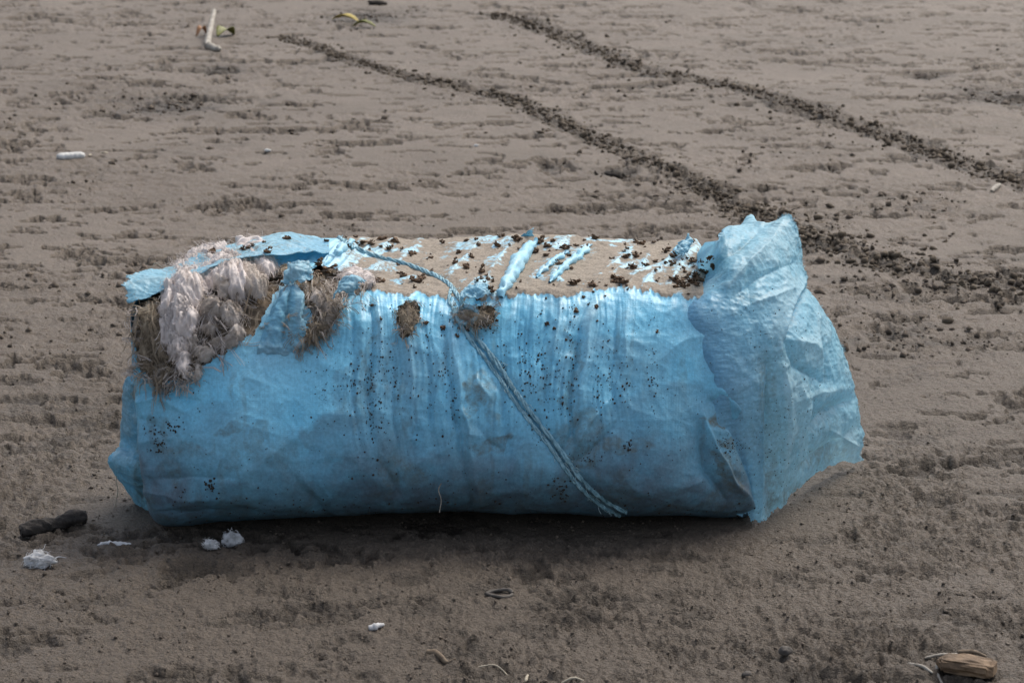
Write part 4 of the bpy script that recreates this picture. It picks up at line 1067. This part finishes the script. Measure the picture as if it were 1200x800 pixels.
for cx, cy, sx, sy, n, r in [(855, 520, 10, 6, 90, .0016), (248, 570, 3, 5, 26, .003), (205, 500, 5, 5, 22, .0028), (185, 505, 8, 8, 40, .0022), (186, 523, 6, 4, 26, .0025), (436, 470, 2, 30, 30, .002), (735, 522, 4, 4, 10, .003), (560, 380, 14, 6, 60, .0025), (690, 535, 16, 4, 40, .0018), (656, 572, 6, 8, 30, .003), (200, 455, 10, 6, 20, .002), (800, 500, 60, 40, 60, .0012), (920, 530, 20, 40, 90, .0016), (945, 480, 30, 50, 90, .0014), (900, 380, 30, 30, 40, .0014)]:
    for _ in range(n): speck(rng.normal(cx, sx), rng.normal(cy, sy), r * rng.uniform(.4, 1.1))
o = part('grime_specks', mesh_np('grime_specks', np.concatenate(sp_V), np.concatenate(sp_F), False), M_SPECK)
o['kind'] = 'stuff'

# ------------------------------------------------------------------ dried husks lying on the bale's top and caught on its front
def husk_mesh(seed):
    r_ = np.random.default_rng(seed); Vs, Fs, off = [], [], 0
    for k in range(r_.integers(6, 10)):
        d = r_.normal(0, 1, 3); d[2] = abs(d[2]) * 0.7 + 0.15; d /= np.linalg.norm(d)
        a, b = frame(d); L = r_.uniform(.003, .0095); w = r_.uniform(.0022, .0055)
        base = r_.normal(0, .0022, 3); base[2] = abs(base[2])
        tip = base + d * L + np.array([0, 0, -.001]); midp = base + d * L * 0.5
        up = b * w * 0.6
        v = [base, midp + a * w, midp - a * w, midp + up, tip]
        f = [(0, 1, 3), (0, 3, 2), (1, 4, 3), (3, 4, 2), (0, 2, 1), (1, 2, 4)]
        Vs.append(np.array(v)); Fs.append(np.array(f) + off); off += 5
    v, f = lump_mesh(.0048, seed, 0); v[:, 2] = v[:, 2] * .6 + .0012; v[:, 0] *= 1.4
    Vs.append(v); Fs.append(f + off)
    me = mesh_np('dried_husk', np.concatenate(Vs), np.concatenate(Fs), False); me.materials.append(M_DEBRIS)
    return me
HUSKS = [husk_mesh(500 + k) for k in range(7)]
SPOTS_H = [(417, 278), (424, 284), (434, 286), (448, 281), (462, 283), (519, 285), (546, 283), (552, 301), (561, 287), (534, 308), (505, 302), (482, 297), (590, 277), (582, 288), (615, 287), (622, 291), (633, 283), (641, 289),
           (648, 283), (606, 282), (612, 300), (626, 296), (640, 300), (565, 319), (572, 328), (590, 331), (560, 329), (547, 314), (488, 330), (495, 326), (473, 324), (466, 310), (444, 330), (664, 292), (676, 288), (684, 291), (697, 280),
           (706, 279), (750, 281), (756, 277), (762, 280), (745, 284), (752, 286), (795, 277), (803, 276), (812, 279), (822, 278), (809, 284), (780, 296), (784, 291), (787, 300), (732, 302), (746, 301), (715, 303), (668, 300),
           (720, 325), (726, 328), (730, 331), (722, 331), (694, 333), (709, 347), (695, 335), (672, 333), (785, 307), (790, 309), (812, 307), (813, 313), (808, 322), (804, 326), (810, 331), (822, 317), (826, 320), (816, 334),
           (796, 331), (792, 336), (790, 328), (800, 336), (820, 328), (815, 325), (832, 300), (836, 310), (768, 307), (758, 312), (741, 315), (560, 350), (575, 340), (590, 345), (640, 350), (684, 348), (675, 365), (690, 357), (699, 360),
           (296, 288), (290, 291), (313, 296), (337, 280), (309, 284), (285, 293), (250, 296), (330, 330), (372, 322), (385, 318), (393, 312), (402, 324), (375, 310), (382, 283), (405, 280), (410, 286), (476, 355), (500, 378), (520, 384), (578, 370), (582, 376), (535, 394),
           (436, 358), (446, 374), (664, 398), (650, 385), (640, 380), (700, 376), (770, 389), (735, 300), (655, 310), (600, 320), (538, 296), (456, 292), (350, 318), (362, 330), (340, 345)]
n_h = 0
def husk_words(px, py, s):
    if px < 345: return 'dried brown husk on the torn pale flap at the left end', 'husks on the torn left flap'
    if px < 400 and py < 345: return 'dried brown husk by the torn hole left of the cord', 'husks beside the torn hole'
    if py >= 346: return 'dried brown husk caught on the front face of the bale', 'husks on the front face'
    where = 'left, near the cord' if px < 500 else 'between cord and big rolled fold' if px < 600 else 'just right of the big rolled fold' if px < 690 else 'on the right part' if px < 775 else 'in the dense patch by the loose mouth'
    size = 'tiny dried brown crumb' if s < .75 else 'dried brown husk'
    return size + ' on the sandy top, ' + where, size + 's on top, ' + where

def place_husk(px, py, s, label):
    global n_h
    h_ = hit_all(px, py)
    if h_ is None: return
    o = bpy.data.objects.new('dried_husk', HUSKS[n_h % len(HUSKS)]); col.objects.link(o); n_h += 1
    q = Vector(h_[1]).to_track_quat('Z', 'Y').to_euler()
    o.rotation_euler = q; o.rotation_euler.rotate_axis('Z', rng.uniform(0, 6.28))
    o.location = h_[0] + h_[1] * .0005
    o.scale = [s * rng.uniform(.8, 1.2) for _ in range(3)]
    lb, gp = husk_words(px, py, s)
    tag(o, lb, 'husk', gp)
LAB_H = 'small dried brown plant husk stuck on the blue bale'
for (a, b) in SPOTS_H:
    place_husk(a, b, rng.uniform(.6, 1.6) * (1.0 if b < 345 else .6), LAB_H)
for _ in range(230):
    a, b = SPOTS_H[rng.integers(len(SPOTS_H))]
    if b < 345 and a > 400: place_husk(a + rng.normal(0, 12), min(b + rng.normal(0, 5), 347), rng.uniform(.2, .72), LAB_H)

# ------------------------------------------------------------------ crumbs of sand on the churned ground (uncountable)
OCT_F = np.array([(0, 2, 4), (2, 1, 4), (1, 3, 4), (3, 0, 4), (2, 0, 5), (1, 2, 5), (3, 1, 5), (0, 3, 5)])
OCT_V = np.array([(1, 0, 0), (-1, 0, 0), (0, 1, 0), (0, -1, 0), (0, 0, 1), (0, 0, -1)], float)
def lay_crumbs(name, x, y, s, mat, label, seed, rich=False):
    r_ = np.random.default_rng(seed); n = len(x)
    h, _, _ = ground_fields(x, y)
    base, fc = (lump_mesh(1.0, 20 + seed, 0)[0], lf) if rich else (OCT_V, OCT_F)
    v = base[None] * (1 + r_.uniform(-.4, .4, (n, len(base), 1))) * (s[:, None] * r_.uniform(.6, 1.35, (n, 3)))[:, None, :]
    t = r_.uniform(0, 6.28, n)[:, None]; c, q = np.cos(t), np.sin(t)
    tilt = r_.uniform(-.7, .7, n)[:, None]; ct, st = np.cos(tilt), np.sin(tilt)
    X = v[..., 0] * ct - v[..., 2] * st; Z = v[..., 0] * st + v[..., 2] * ct
    V = np.stack([X * c - v[..., 1] * q + x[:, None], X * q + v[..., 1] * c + y[:, None], Z * .8 + (h + s * .25)[:, None]], -1)
    F = (fc[None] + len(base) * np.arange(n)[:, None, None]).reshape(-1, 3)
    o = link(name, mesh_np(name, V.reshape(-1, 3), F, rich), mat); o['kind'] = 'stuff'; o['label'] = label; o['category'] = 'sand crumbs'
def scatter(n, seed, dmin, dmax, power, smin, smax):
    r_ = np.random.default_rng(seed); N_ = n * 8
    rad = dmin * (dmax / dmin) ** r_.random(N_); an = r_.uniform(-R(14.5), R(14.5), N_)
    x = CAM[0] + rad * np.sin(an); y = CAM[1] + rad * np.cos(an)
    h, d, a = ground_fields(x, y)
    k = np.where((r_.random(N_) < np.clip(1.2 * d ** power + .5 * a ** (2 * power), 0, 1)) & ~((np.abs(x + .1) < .66) & (y > .03) & (y < .5)))[0][:n]
    return x[k], y[k], smin + (smax - smin) * r_.random(len(k)) ** 5
x_, y_, s_ = scatter(13000, 600, 3.7, 6.5, 1.0, .0010, .0046)
lay_crumbs('sand_crumbs', x_, y_, s_, M_SAND, 'fine loose sand crumbs strewn over the near beach', 601)
x_, y_, s_ = scatter(7000, 602, 6.0, 15.0, 2.0, .004, .016)
lay_crumbs('sand_crumbs', x_, y_, s_, M_CLOD, 'dark sand crumbs scattered over the far scuffed beach', 603)
def track_crumbs(line, w, n, seed, label):
    r_ = np.random.default_rng(seed); L = np.array(line)
    seg = np.concatenate([[0], np.cumsum(np.hypot(*np.diff(L, axis=0).T))]); t = r_.uniform(0, seg[-1], n * 2)
    t = t[r_.random(len(t)) < .35 + .65 * sstep(-.4, .3, perlin2(t * 5, t * 0, seed))][:n]
    x = np.interp(t, seg, L[:, 0]); y = np.interp(t, seg, L[:, 1])
    tx = np.interp(t + .05, seg, L[:, 0]) - x; ty = np.interp(t + .05, seg, L[:, 1]) - y; nn = np.hypot(tx, ty) + 1e-6
    o = np.where(r_.random(len(t)) < .85, r_.normal(0, w * .5, len(t)), r_.normal(0, w * 1.3, len(t)))
    lay_crumbs('track_crumbs', x - ty / nn * o, y + tx / nn * o, .0028 + .011 * r_.random(len(t)) ** 3, M_TRACK, label, seed + 1, True)
M_TRACK = simple_mat('turned_damp_sand', (0.046, 0.033, 0.020), (0.135, 0.102, 0.068), 30, .9, .6, 300)
track_crumbs(TRACK_A[:12], .065, 2200, 610, 'dark damp clods along the nearer tyre track')
track_crumbs(TRACK_A[9:], .16, 1100, 614, 'dark damp clods where the nearer track spreads out at right')
track_crumbs(TRACK_B, .09, 3200, 612, 'dark damp clods along the farther tyre track')

# ------------------------------------------------------------------ small things on the sand
def local(me, loc):
    co = np.empty(len(me.vertices) * 3, np.float32); me.vertices.foreach_get('co', co)
    me.vertices.foreach_set('co', (co.reshape(-1, 3) - np.array(loc, np.float32)).ravel())

def thing_mesh(name, me, mat, label, cat, group=None):
    co = np.empty(len(me.vertices) * 3, np.float32); me.vertices.foreach_get('co', co); co = co.reshape(-1, 3)
    loc = (co[:, 0].mean(), co[:, 1].mean(), co[:, 2].min())
    local(me, loc)
    o = link(name, me, mat); o.location = [float(v) for v in loc]
    return tag(o, label, cat, group)

def stick(name, pts, r, mat, label, cat='stick', sides=8, n=30, rough=0.25, lift=0.6, group=None, seed=0, ns=(60, 60, 90)):
    """stick lying on the sand through ground pixels"""
    C = []
    for q in pts:
        a, b = q[:2]; up = q[2] if len(q) > 2 else 0
        x, y = gpt(a, b); C.append((x, y, gz(x, y) + max(r) * lift + up))
    p = catmull(np.array(C), n, 0)
    rr = np.interp(np.linspace(0, 1, n), np.linspace(0, 1, len(r)), r)
    rr[0] *= .55; rr[-1] *= .5
    V, F = tubes([p], [rr], sides)
    nn = V - np.repeat(p, sides, 0)
    V = V + nn * (rough * fbm3(V * np.array(ns) * (0.012 / max(max(r), .003)), 3, 700 + seed))[:, None]
    # end caps
    k = len(V); V = np.concatenate([V, [p[0], p[-1]]])
    caps = [(k, (j + 1) % sides, j, j) for j in range(sides)] + [(k + 1, (n - 1) * sides + j, (n - 1) * sides + (j + 1) % sides, (n - 1) * sides + (j + 1) % sides) for j in range(sides)]
    me = bpy.data.meshes.new(name)
    me.from_pydata([tuple(v) for v in V], [], [tuple(f) for f in F.tolist()] + [tuple(c[:3]) for c in caps]); me.update()
    for pl_ in me.polygons: pl_.use_smooth = True
    return thing_mesh(name, me, mat, label, cat, group)

stick('driftwood_stick', [(24, 626), (45, 622), (65, 617), (85, 616), (102, 614)], [.012, .0155, .0145, .015, .013], M_CHAR, 'dark charred driftwood stick lying left of the blue bale', 'driftwood', 24, 70, .34, .85, ns=(26, 150, 150))
stick('bleached_twig', [(1064, 778), (1080, 784), (1093, 788)], [.0028, .003, .0022], M_BONE, 'short white bleached twig at bottom right, left of the tan wood chip', seed=1)
stick('bleached_twig', [(1098, 782), (1099, 788), (1108, 795), (1122, 803)], [.003, .003, .003, .002], M_BONE, 'bent white bleached twig running out of the bottom edge beside the tan wood chip', seed=2)
stick('bleached_twig', [(1084, 772), (1104, 771), (1125, 770)], [.0024, .003, .002], M_BONE, 'straight white bleached twig just above the tan wood chip', seed=3)
stick('dark_twig', [(1122, 770), (1140, 769), (1156, 771)], [.004, .004, .002], M_TWIG, 'dark brown twig touching the top of the tan wood chip', seed=4)
stick('brown_twig', [(501, 765), (512, 769), (524, 773), (534, 774)], [.007, .006, .004, .002], M_TWIG, 'stubby brown twig at the bottom centre of the beach', seed=5)
stick('pale_straw', [(658, 795), (672, 794), (684, 793)], [.002, .002, .0015], M_STRAW, 'flat pale straw at the bottom edge below the bale', 'straw', seed=6)
stick('pale_straw', [(616, 792), (618, 788), (621, 785)], [.003, .003, .002], M_STRAW, 'short upright pale straw bit at the bottom edge', 'straw', seed=7)
stick('pale_straw', [(560, 778), (580, 777), (594, 781), (598, 788)], [.0012, .0012, .001], M_STRAW, 'thin curled pale straw near the stubby brown twig', 'straw', seed=8)
stick('bleached_stick', [(243, 55, .0), (247, 46, .06), (252, 34, .10)], [.017, .016, .013], M_BONE, 'white bleached stick standing up from the far sand at upper left', seed=9, n=24, rough=.3)
stick('driftwood_knot', [(244, 57), (252, 60), (258, 62)], [.018, .02, .012], M_BONE, 'white knobbly bit of wood at the foot of the upright white stick', 'wood', seed=10, rough=.45)
stick('pale_stick', [(1162, 225), (1167, 221), (1172, 218)], [.008, .010, .006], M_BONE, 'small pale stick beside the far right tyre track', seed=11)
stick('sea_whip', [(104, 182), (112, 178), (122, 180), (132, 176)], [.004, .004, .002], M_STRAW, 'thin pale stem trailing from the grey shell', 'stem', seed=12)
stick('white_strip', [(110, 637), (122, 636), (140, 637), (154, 637)], [.002, .0045, .005, .002], M_COTTON, 'thin flat strip of white cotton left of the bale', 'cotton', seed=13, rough=.7, lift=-.1)
stick('shell_chip', [(432, 739), (440, 738), (450, 734)], [.004, .006, .003], M_COTTON, 'small white shell chip lying on sand below the bale', 'shell', seed=14, rough=.4)

def cotton(px, py, w, hgt, label, seed, nst=220, hollow=False):
    x, y = gpt(px, py); z = gz(x, y)
    v, f = lump_mesh(1.0, seed, 3)
    v = v * np.array([w, w * .7, hgt]); v += np.array([0, 0, hgt * .8])
    v *= (1 + 0.22 * perlin3(v * 70, seed + 3) + 0.12 * perlin3(v * 160, seed + 4))[:, None]
    root = empty('cotton_tuft', (x, y, z)); tag(root, label, 'cotton', 'white cotton scraps on the sand')
    link('cotton_core', mesh_np('cotton_core', v, f), M_COTTON, root)
    r_ = np.random.default_rng(seed); paths, rads = [], []
    for _ in range(nst):
        p = v[r_.integers(len(v))].copy(); d = r_.normal(0, 1, 3); q = [p]
        nrm = p / (np.linalg.norm(p) + 1e-9); d = d - nrm * d.dot(nrm) * .8; d /= np.linalg.norm(d)
        for j in range(6):
            d = d + r_.normal(0, .35, 3) - 0.12 * (q[-1] - np.array([0, 0, hgt * .7])) / w; d /= np.linalg.norm(d)
            nx = q[-1] + d * w * .11; nx[2] = max(nx[2], .001); q.append(nx)
        paths.append(np.array(q)); rads.append(r_.uniform(.0003, .0006))
    V, F = tubes(paths, rads, 3)
    s = link('cotton_strands', mesh_np('cotton_strands', V, F), M_COTTON, root); s['kind'] = 'stuff'
cotton(46, 666, .026, .016, 'fluffy white cotton wad lying nearest the left edge below the charred stick', 40)
stick('cotton_thread', [(60, 660), (68, 656), (78, 656)], [.002, .0012, .0008], M_COTTON, 'thin white thread trailing right from the leftmost cotton wad', 'thread', seed=15, lift=.5)
cotton(273, 636, .018, .015, 'rounded white cotton wad against the front bottom of the bale', 41)
cotton(248, 646, .013, .009, 'smaller ragged white cotton wad in front of the rounded one', 42)

# split wood chip, bottom right
def wood_chip():
    n, s = 36, 28
    a = on_z(1098, 782); b = on_z(1166, 792)
    u = np.linspace(0, 1, n); ang = np.linspace(0, 2 * math.pi, s, endpoint=False)
    ax = (b - a); L = np.linalg.norm(ax); ax /= L; side = np.cross([0, 0, 1], ax)
    V = []
    for t in u:
        w = .026 * min(1, (t * 5 + .25)) * (1 if t < .9 else 1 - (t - .9) * 3); hh = .014 * min(1, t * 4 + .35) * (1 if t < .93 else .85)
        for q in ang:
            cx = math.copysign(abs(math.cos(q)) ** .55, math.cos(q)); cz = math.copysign(abs(math.sin(q)) ** .55, math.sin(q))
            V.append(a + ax * L * t + side * cx * w + np.array([0, 0, .010 + cz * hh]))
    V = np.array(V); loc = (V - a) @ np.stack([ax, side, np.array([0, 0, 1.])], 1)
    g = np.abs(perlin3(loc * np.array([14, 160, 160]), 800)) * .010 + perlin3(loc * np.array([30, 60, 60]), 801) * .003
    c = np.repeat(V.reshape(n, s, 3).mean(1), s, 0); nn = V - c; nn /= np.linalg.norm(nn, axis=1, keepdims=True)
    V = V - nn * g[:, None]
    k = len(V); V = np.concatenate([V, [V[:s].mean(0), V[-s:].mean(0)]])
    F = grid_faces(n, s, True).tolist() + [(k, (j + 1) % s, j) for j in range(s)] + [(k + 1, (n - 1) * s + j, (n - 1) * s + (j + 1) % s) for j in range(s)]
    me = bpy.data.meshes.new('wood_chip'); me.from_pydata([tuple(v) for v in V], [], [tuple(f) for f in F]); me.update()
    me2 = thing_mesh('wood_chip', me, M_WOODTAN, 'split tan wood chip with grooved grain in the bottom right corner', 'wood')
    x, y = gpt(1130, 788); me2.location.z = gz(x, y) - .003
wood_chip()

def pebble(name, px, py, size, mat, label, cat, seed, flat=(1, 1, .8), group=None):
    x, y = gpt(px, py); v, f = lump_mesh(1.0, seed, 2)
    v = v * np.array(flat) * size; v[:, 2] += size * flat[2] * .55
    o = link(name, mesh_np(name, v, f), mat); o.location = (x, y, gz(x, y)); o.rotation_euler.z = rng.uniform(0, 6)
    return tag(o, label, cat, group)
pebble('pebble', 875, 785, .0075, M_STONE, 'small round dark pebble near the bottom edge, right of centre', 'pebble', 50)
pebble('pebble', 920, 764, .011, M_STONE, 'dark rounded pebble amid churned sand at lower right', 'pebble', 51)
pebble('seaweed_clump', 721, 204, .045, M_SPECK, 'flat black seaweed clump beside the nearer tyre track', 'seaweed', 52, (1, .6, .4))
pebble('seaweed_clump', 256, 84, .08, M_SPECK, 'flat dark seaweed clump on far sand below the upright white stick', 'seaweed', 53, (1, .5, .28))
pebble('seaweed_clump', 442, 6, .06, M_SPECK, 'dark seaweed clump at the top edge of the beach', 'seaweed', 54, (1, .5, .3))
pebble('white_chip', 607, 163, .009, M_COTTON, 'tiny white chip left of the nearer tyre track, right one of two', 'shell', 55, (1, .8, .6))
pebble('white_chip', 558, 173, .009, M_COTTON, 'tiny white chip left of the nearer tyre track, left one of two', 'shell', 56, (1, .8, .6))
pebble('shell_chip', 314, 179, .012, M_SHELL, 'tiny pale shell chip on open sand above the bale', 'shell', 57, (1.3, .8, .5))

# flat shell ring half sunk below the bale
def ring_shell():
    x, y = gpt(585, 694); z = gz(x, y)
    a = np.linspace(0, 2 * math.pi, 40); p = np.stack([.024 * np.cos(a), .018 * np.sin(a), .004 + .002 * np.sin(2 * a)], -1)
    V, F = tubes([p[:-1]], [np.full(39, .0035)], 8)
    V = V * (1 + .12 * perlin3(V * 120, 61))[:, None]
    o = link('shell_ring', mesh_np('shell_ring', V, F), M_STONE); o.location = (x, y, z)
    tag(o, 'dark oval shell ring half sunk in sand below the bale', 'shell')
ring_shell()

# grey razor shell, upper left
def capsule():
    a = np.array([*gpt(66, 187), 0]); b = np.array([*gpt(100, 185), 0]); n, s = 30, 14
    za = gz(a[0], a[1]); V = []
    ax = b - a; side = np.cross([0, 0, 1], ax); side /= np.linalg.norm(side)
    for t in np.linspace(0, 1, n):
        w = .019 * (1 - abs(2 * t - 1) ** 6) ** .5 * (1 + .12 * math.sin(t * 40) * .3) + .0015
        for q in np.linspace(0, 2 * math.pi, s, endpoint=False):
            V.append(a + ax * t + side * math.cos(q) * w + np.array([0, 0, za + .006 + math.sin(q) * w * .75]))
    me = mesh_np('razor_shell', np.array(V), grid_faces(n, s, True))
    thing_mesh('razor_shell', me, M_SHELL, 'long grey-white shell lying on far sand at left', 'shell')
capsule()

def leaf(px0, py0, px1, py1, w, mat, label, seed, arch=.02):
    a = np.array([*gpt(px0, py0), 0]); b = np.array([*gpt(px1, py1), 0]); a[2] = gz(a[0], a[1]) + .006; b[2] = gz(b[0], b[1]) + .006
    n, m = 18, 7; ax = b - a; side = np.cross([0, 0, 1], ax); side /= np.linalg.norm(side)
    t = np.linspace(0, 1, n)[:, None]; s = np.linspace(-1, 1, m)[None, :]
    ww = w * np.sin(np.pi * np.clip(t * .94 + .03, 0, 1)) ** .8
    G = a + ax * t[..., None] + side * (ww * s)[..., None]
    G[..., 2] += arch * np.sin(np.pi * t) + .5 * ww * np.abs(s) + .004 * perlin2(t * 6 + s, s * 3 + t, seed)
    me = mesh_np('fallen_leaf', G, grid_faces(n, m))
    o = thing_mesh('fallen_leaf', me, mat, label, 'leaf')
    md = o.modifiers.new('thickness', 'SOLIDIFY'); md.thickness = .002
leaf(255, 42, 274, 39, .045, M_LEAFG, 'olive green leaf behind the upright white stick', 71, .03)
leaf(230, 42, 243, 41, .03, M_LEAFO, 'rust-coloured leaf left of the upright white stick', 72, .04)
leaf(390, 24, 420, 26, .03, M_LEAFY, 'yellow leaf lying on far sand near the top edge', 73, .02)
leaf(412, 33, 440, 34, .03, M_LEAFG, 'olive leaf just below the yellow leaf near the top edge', 74, .02)
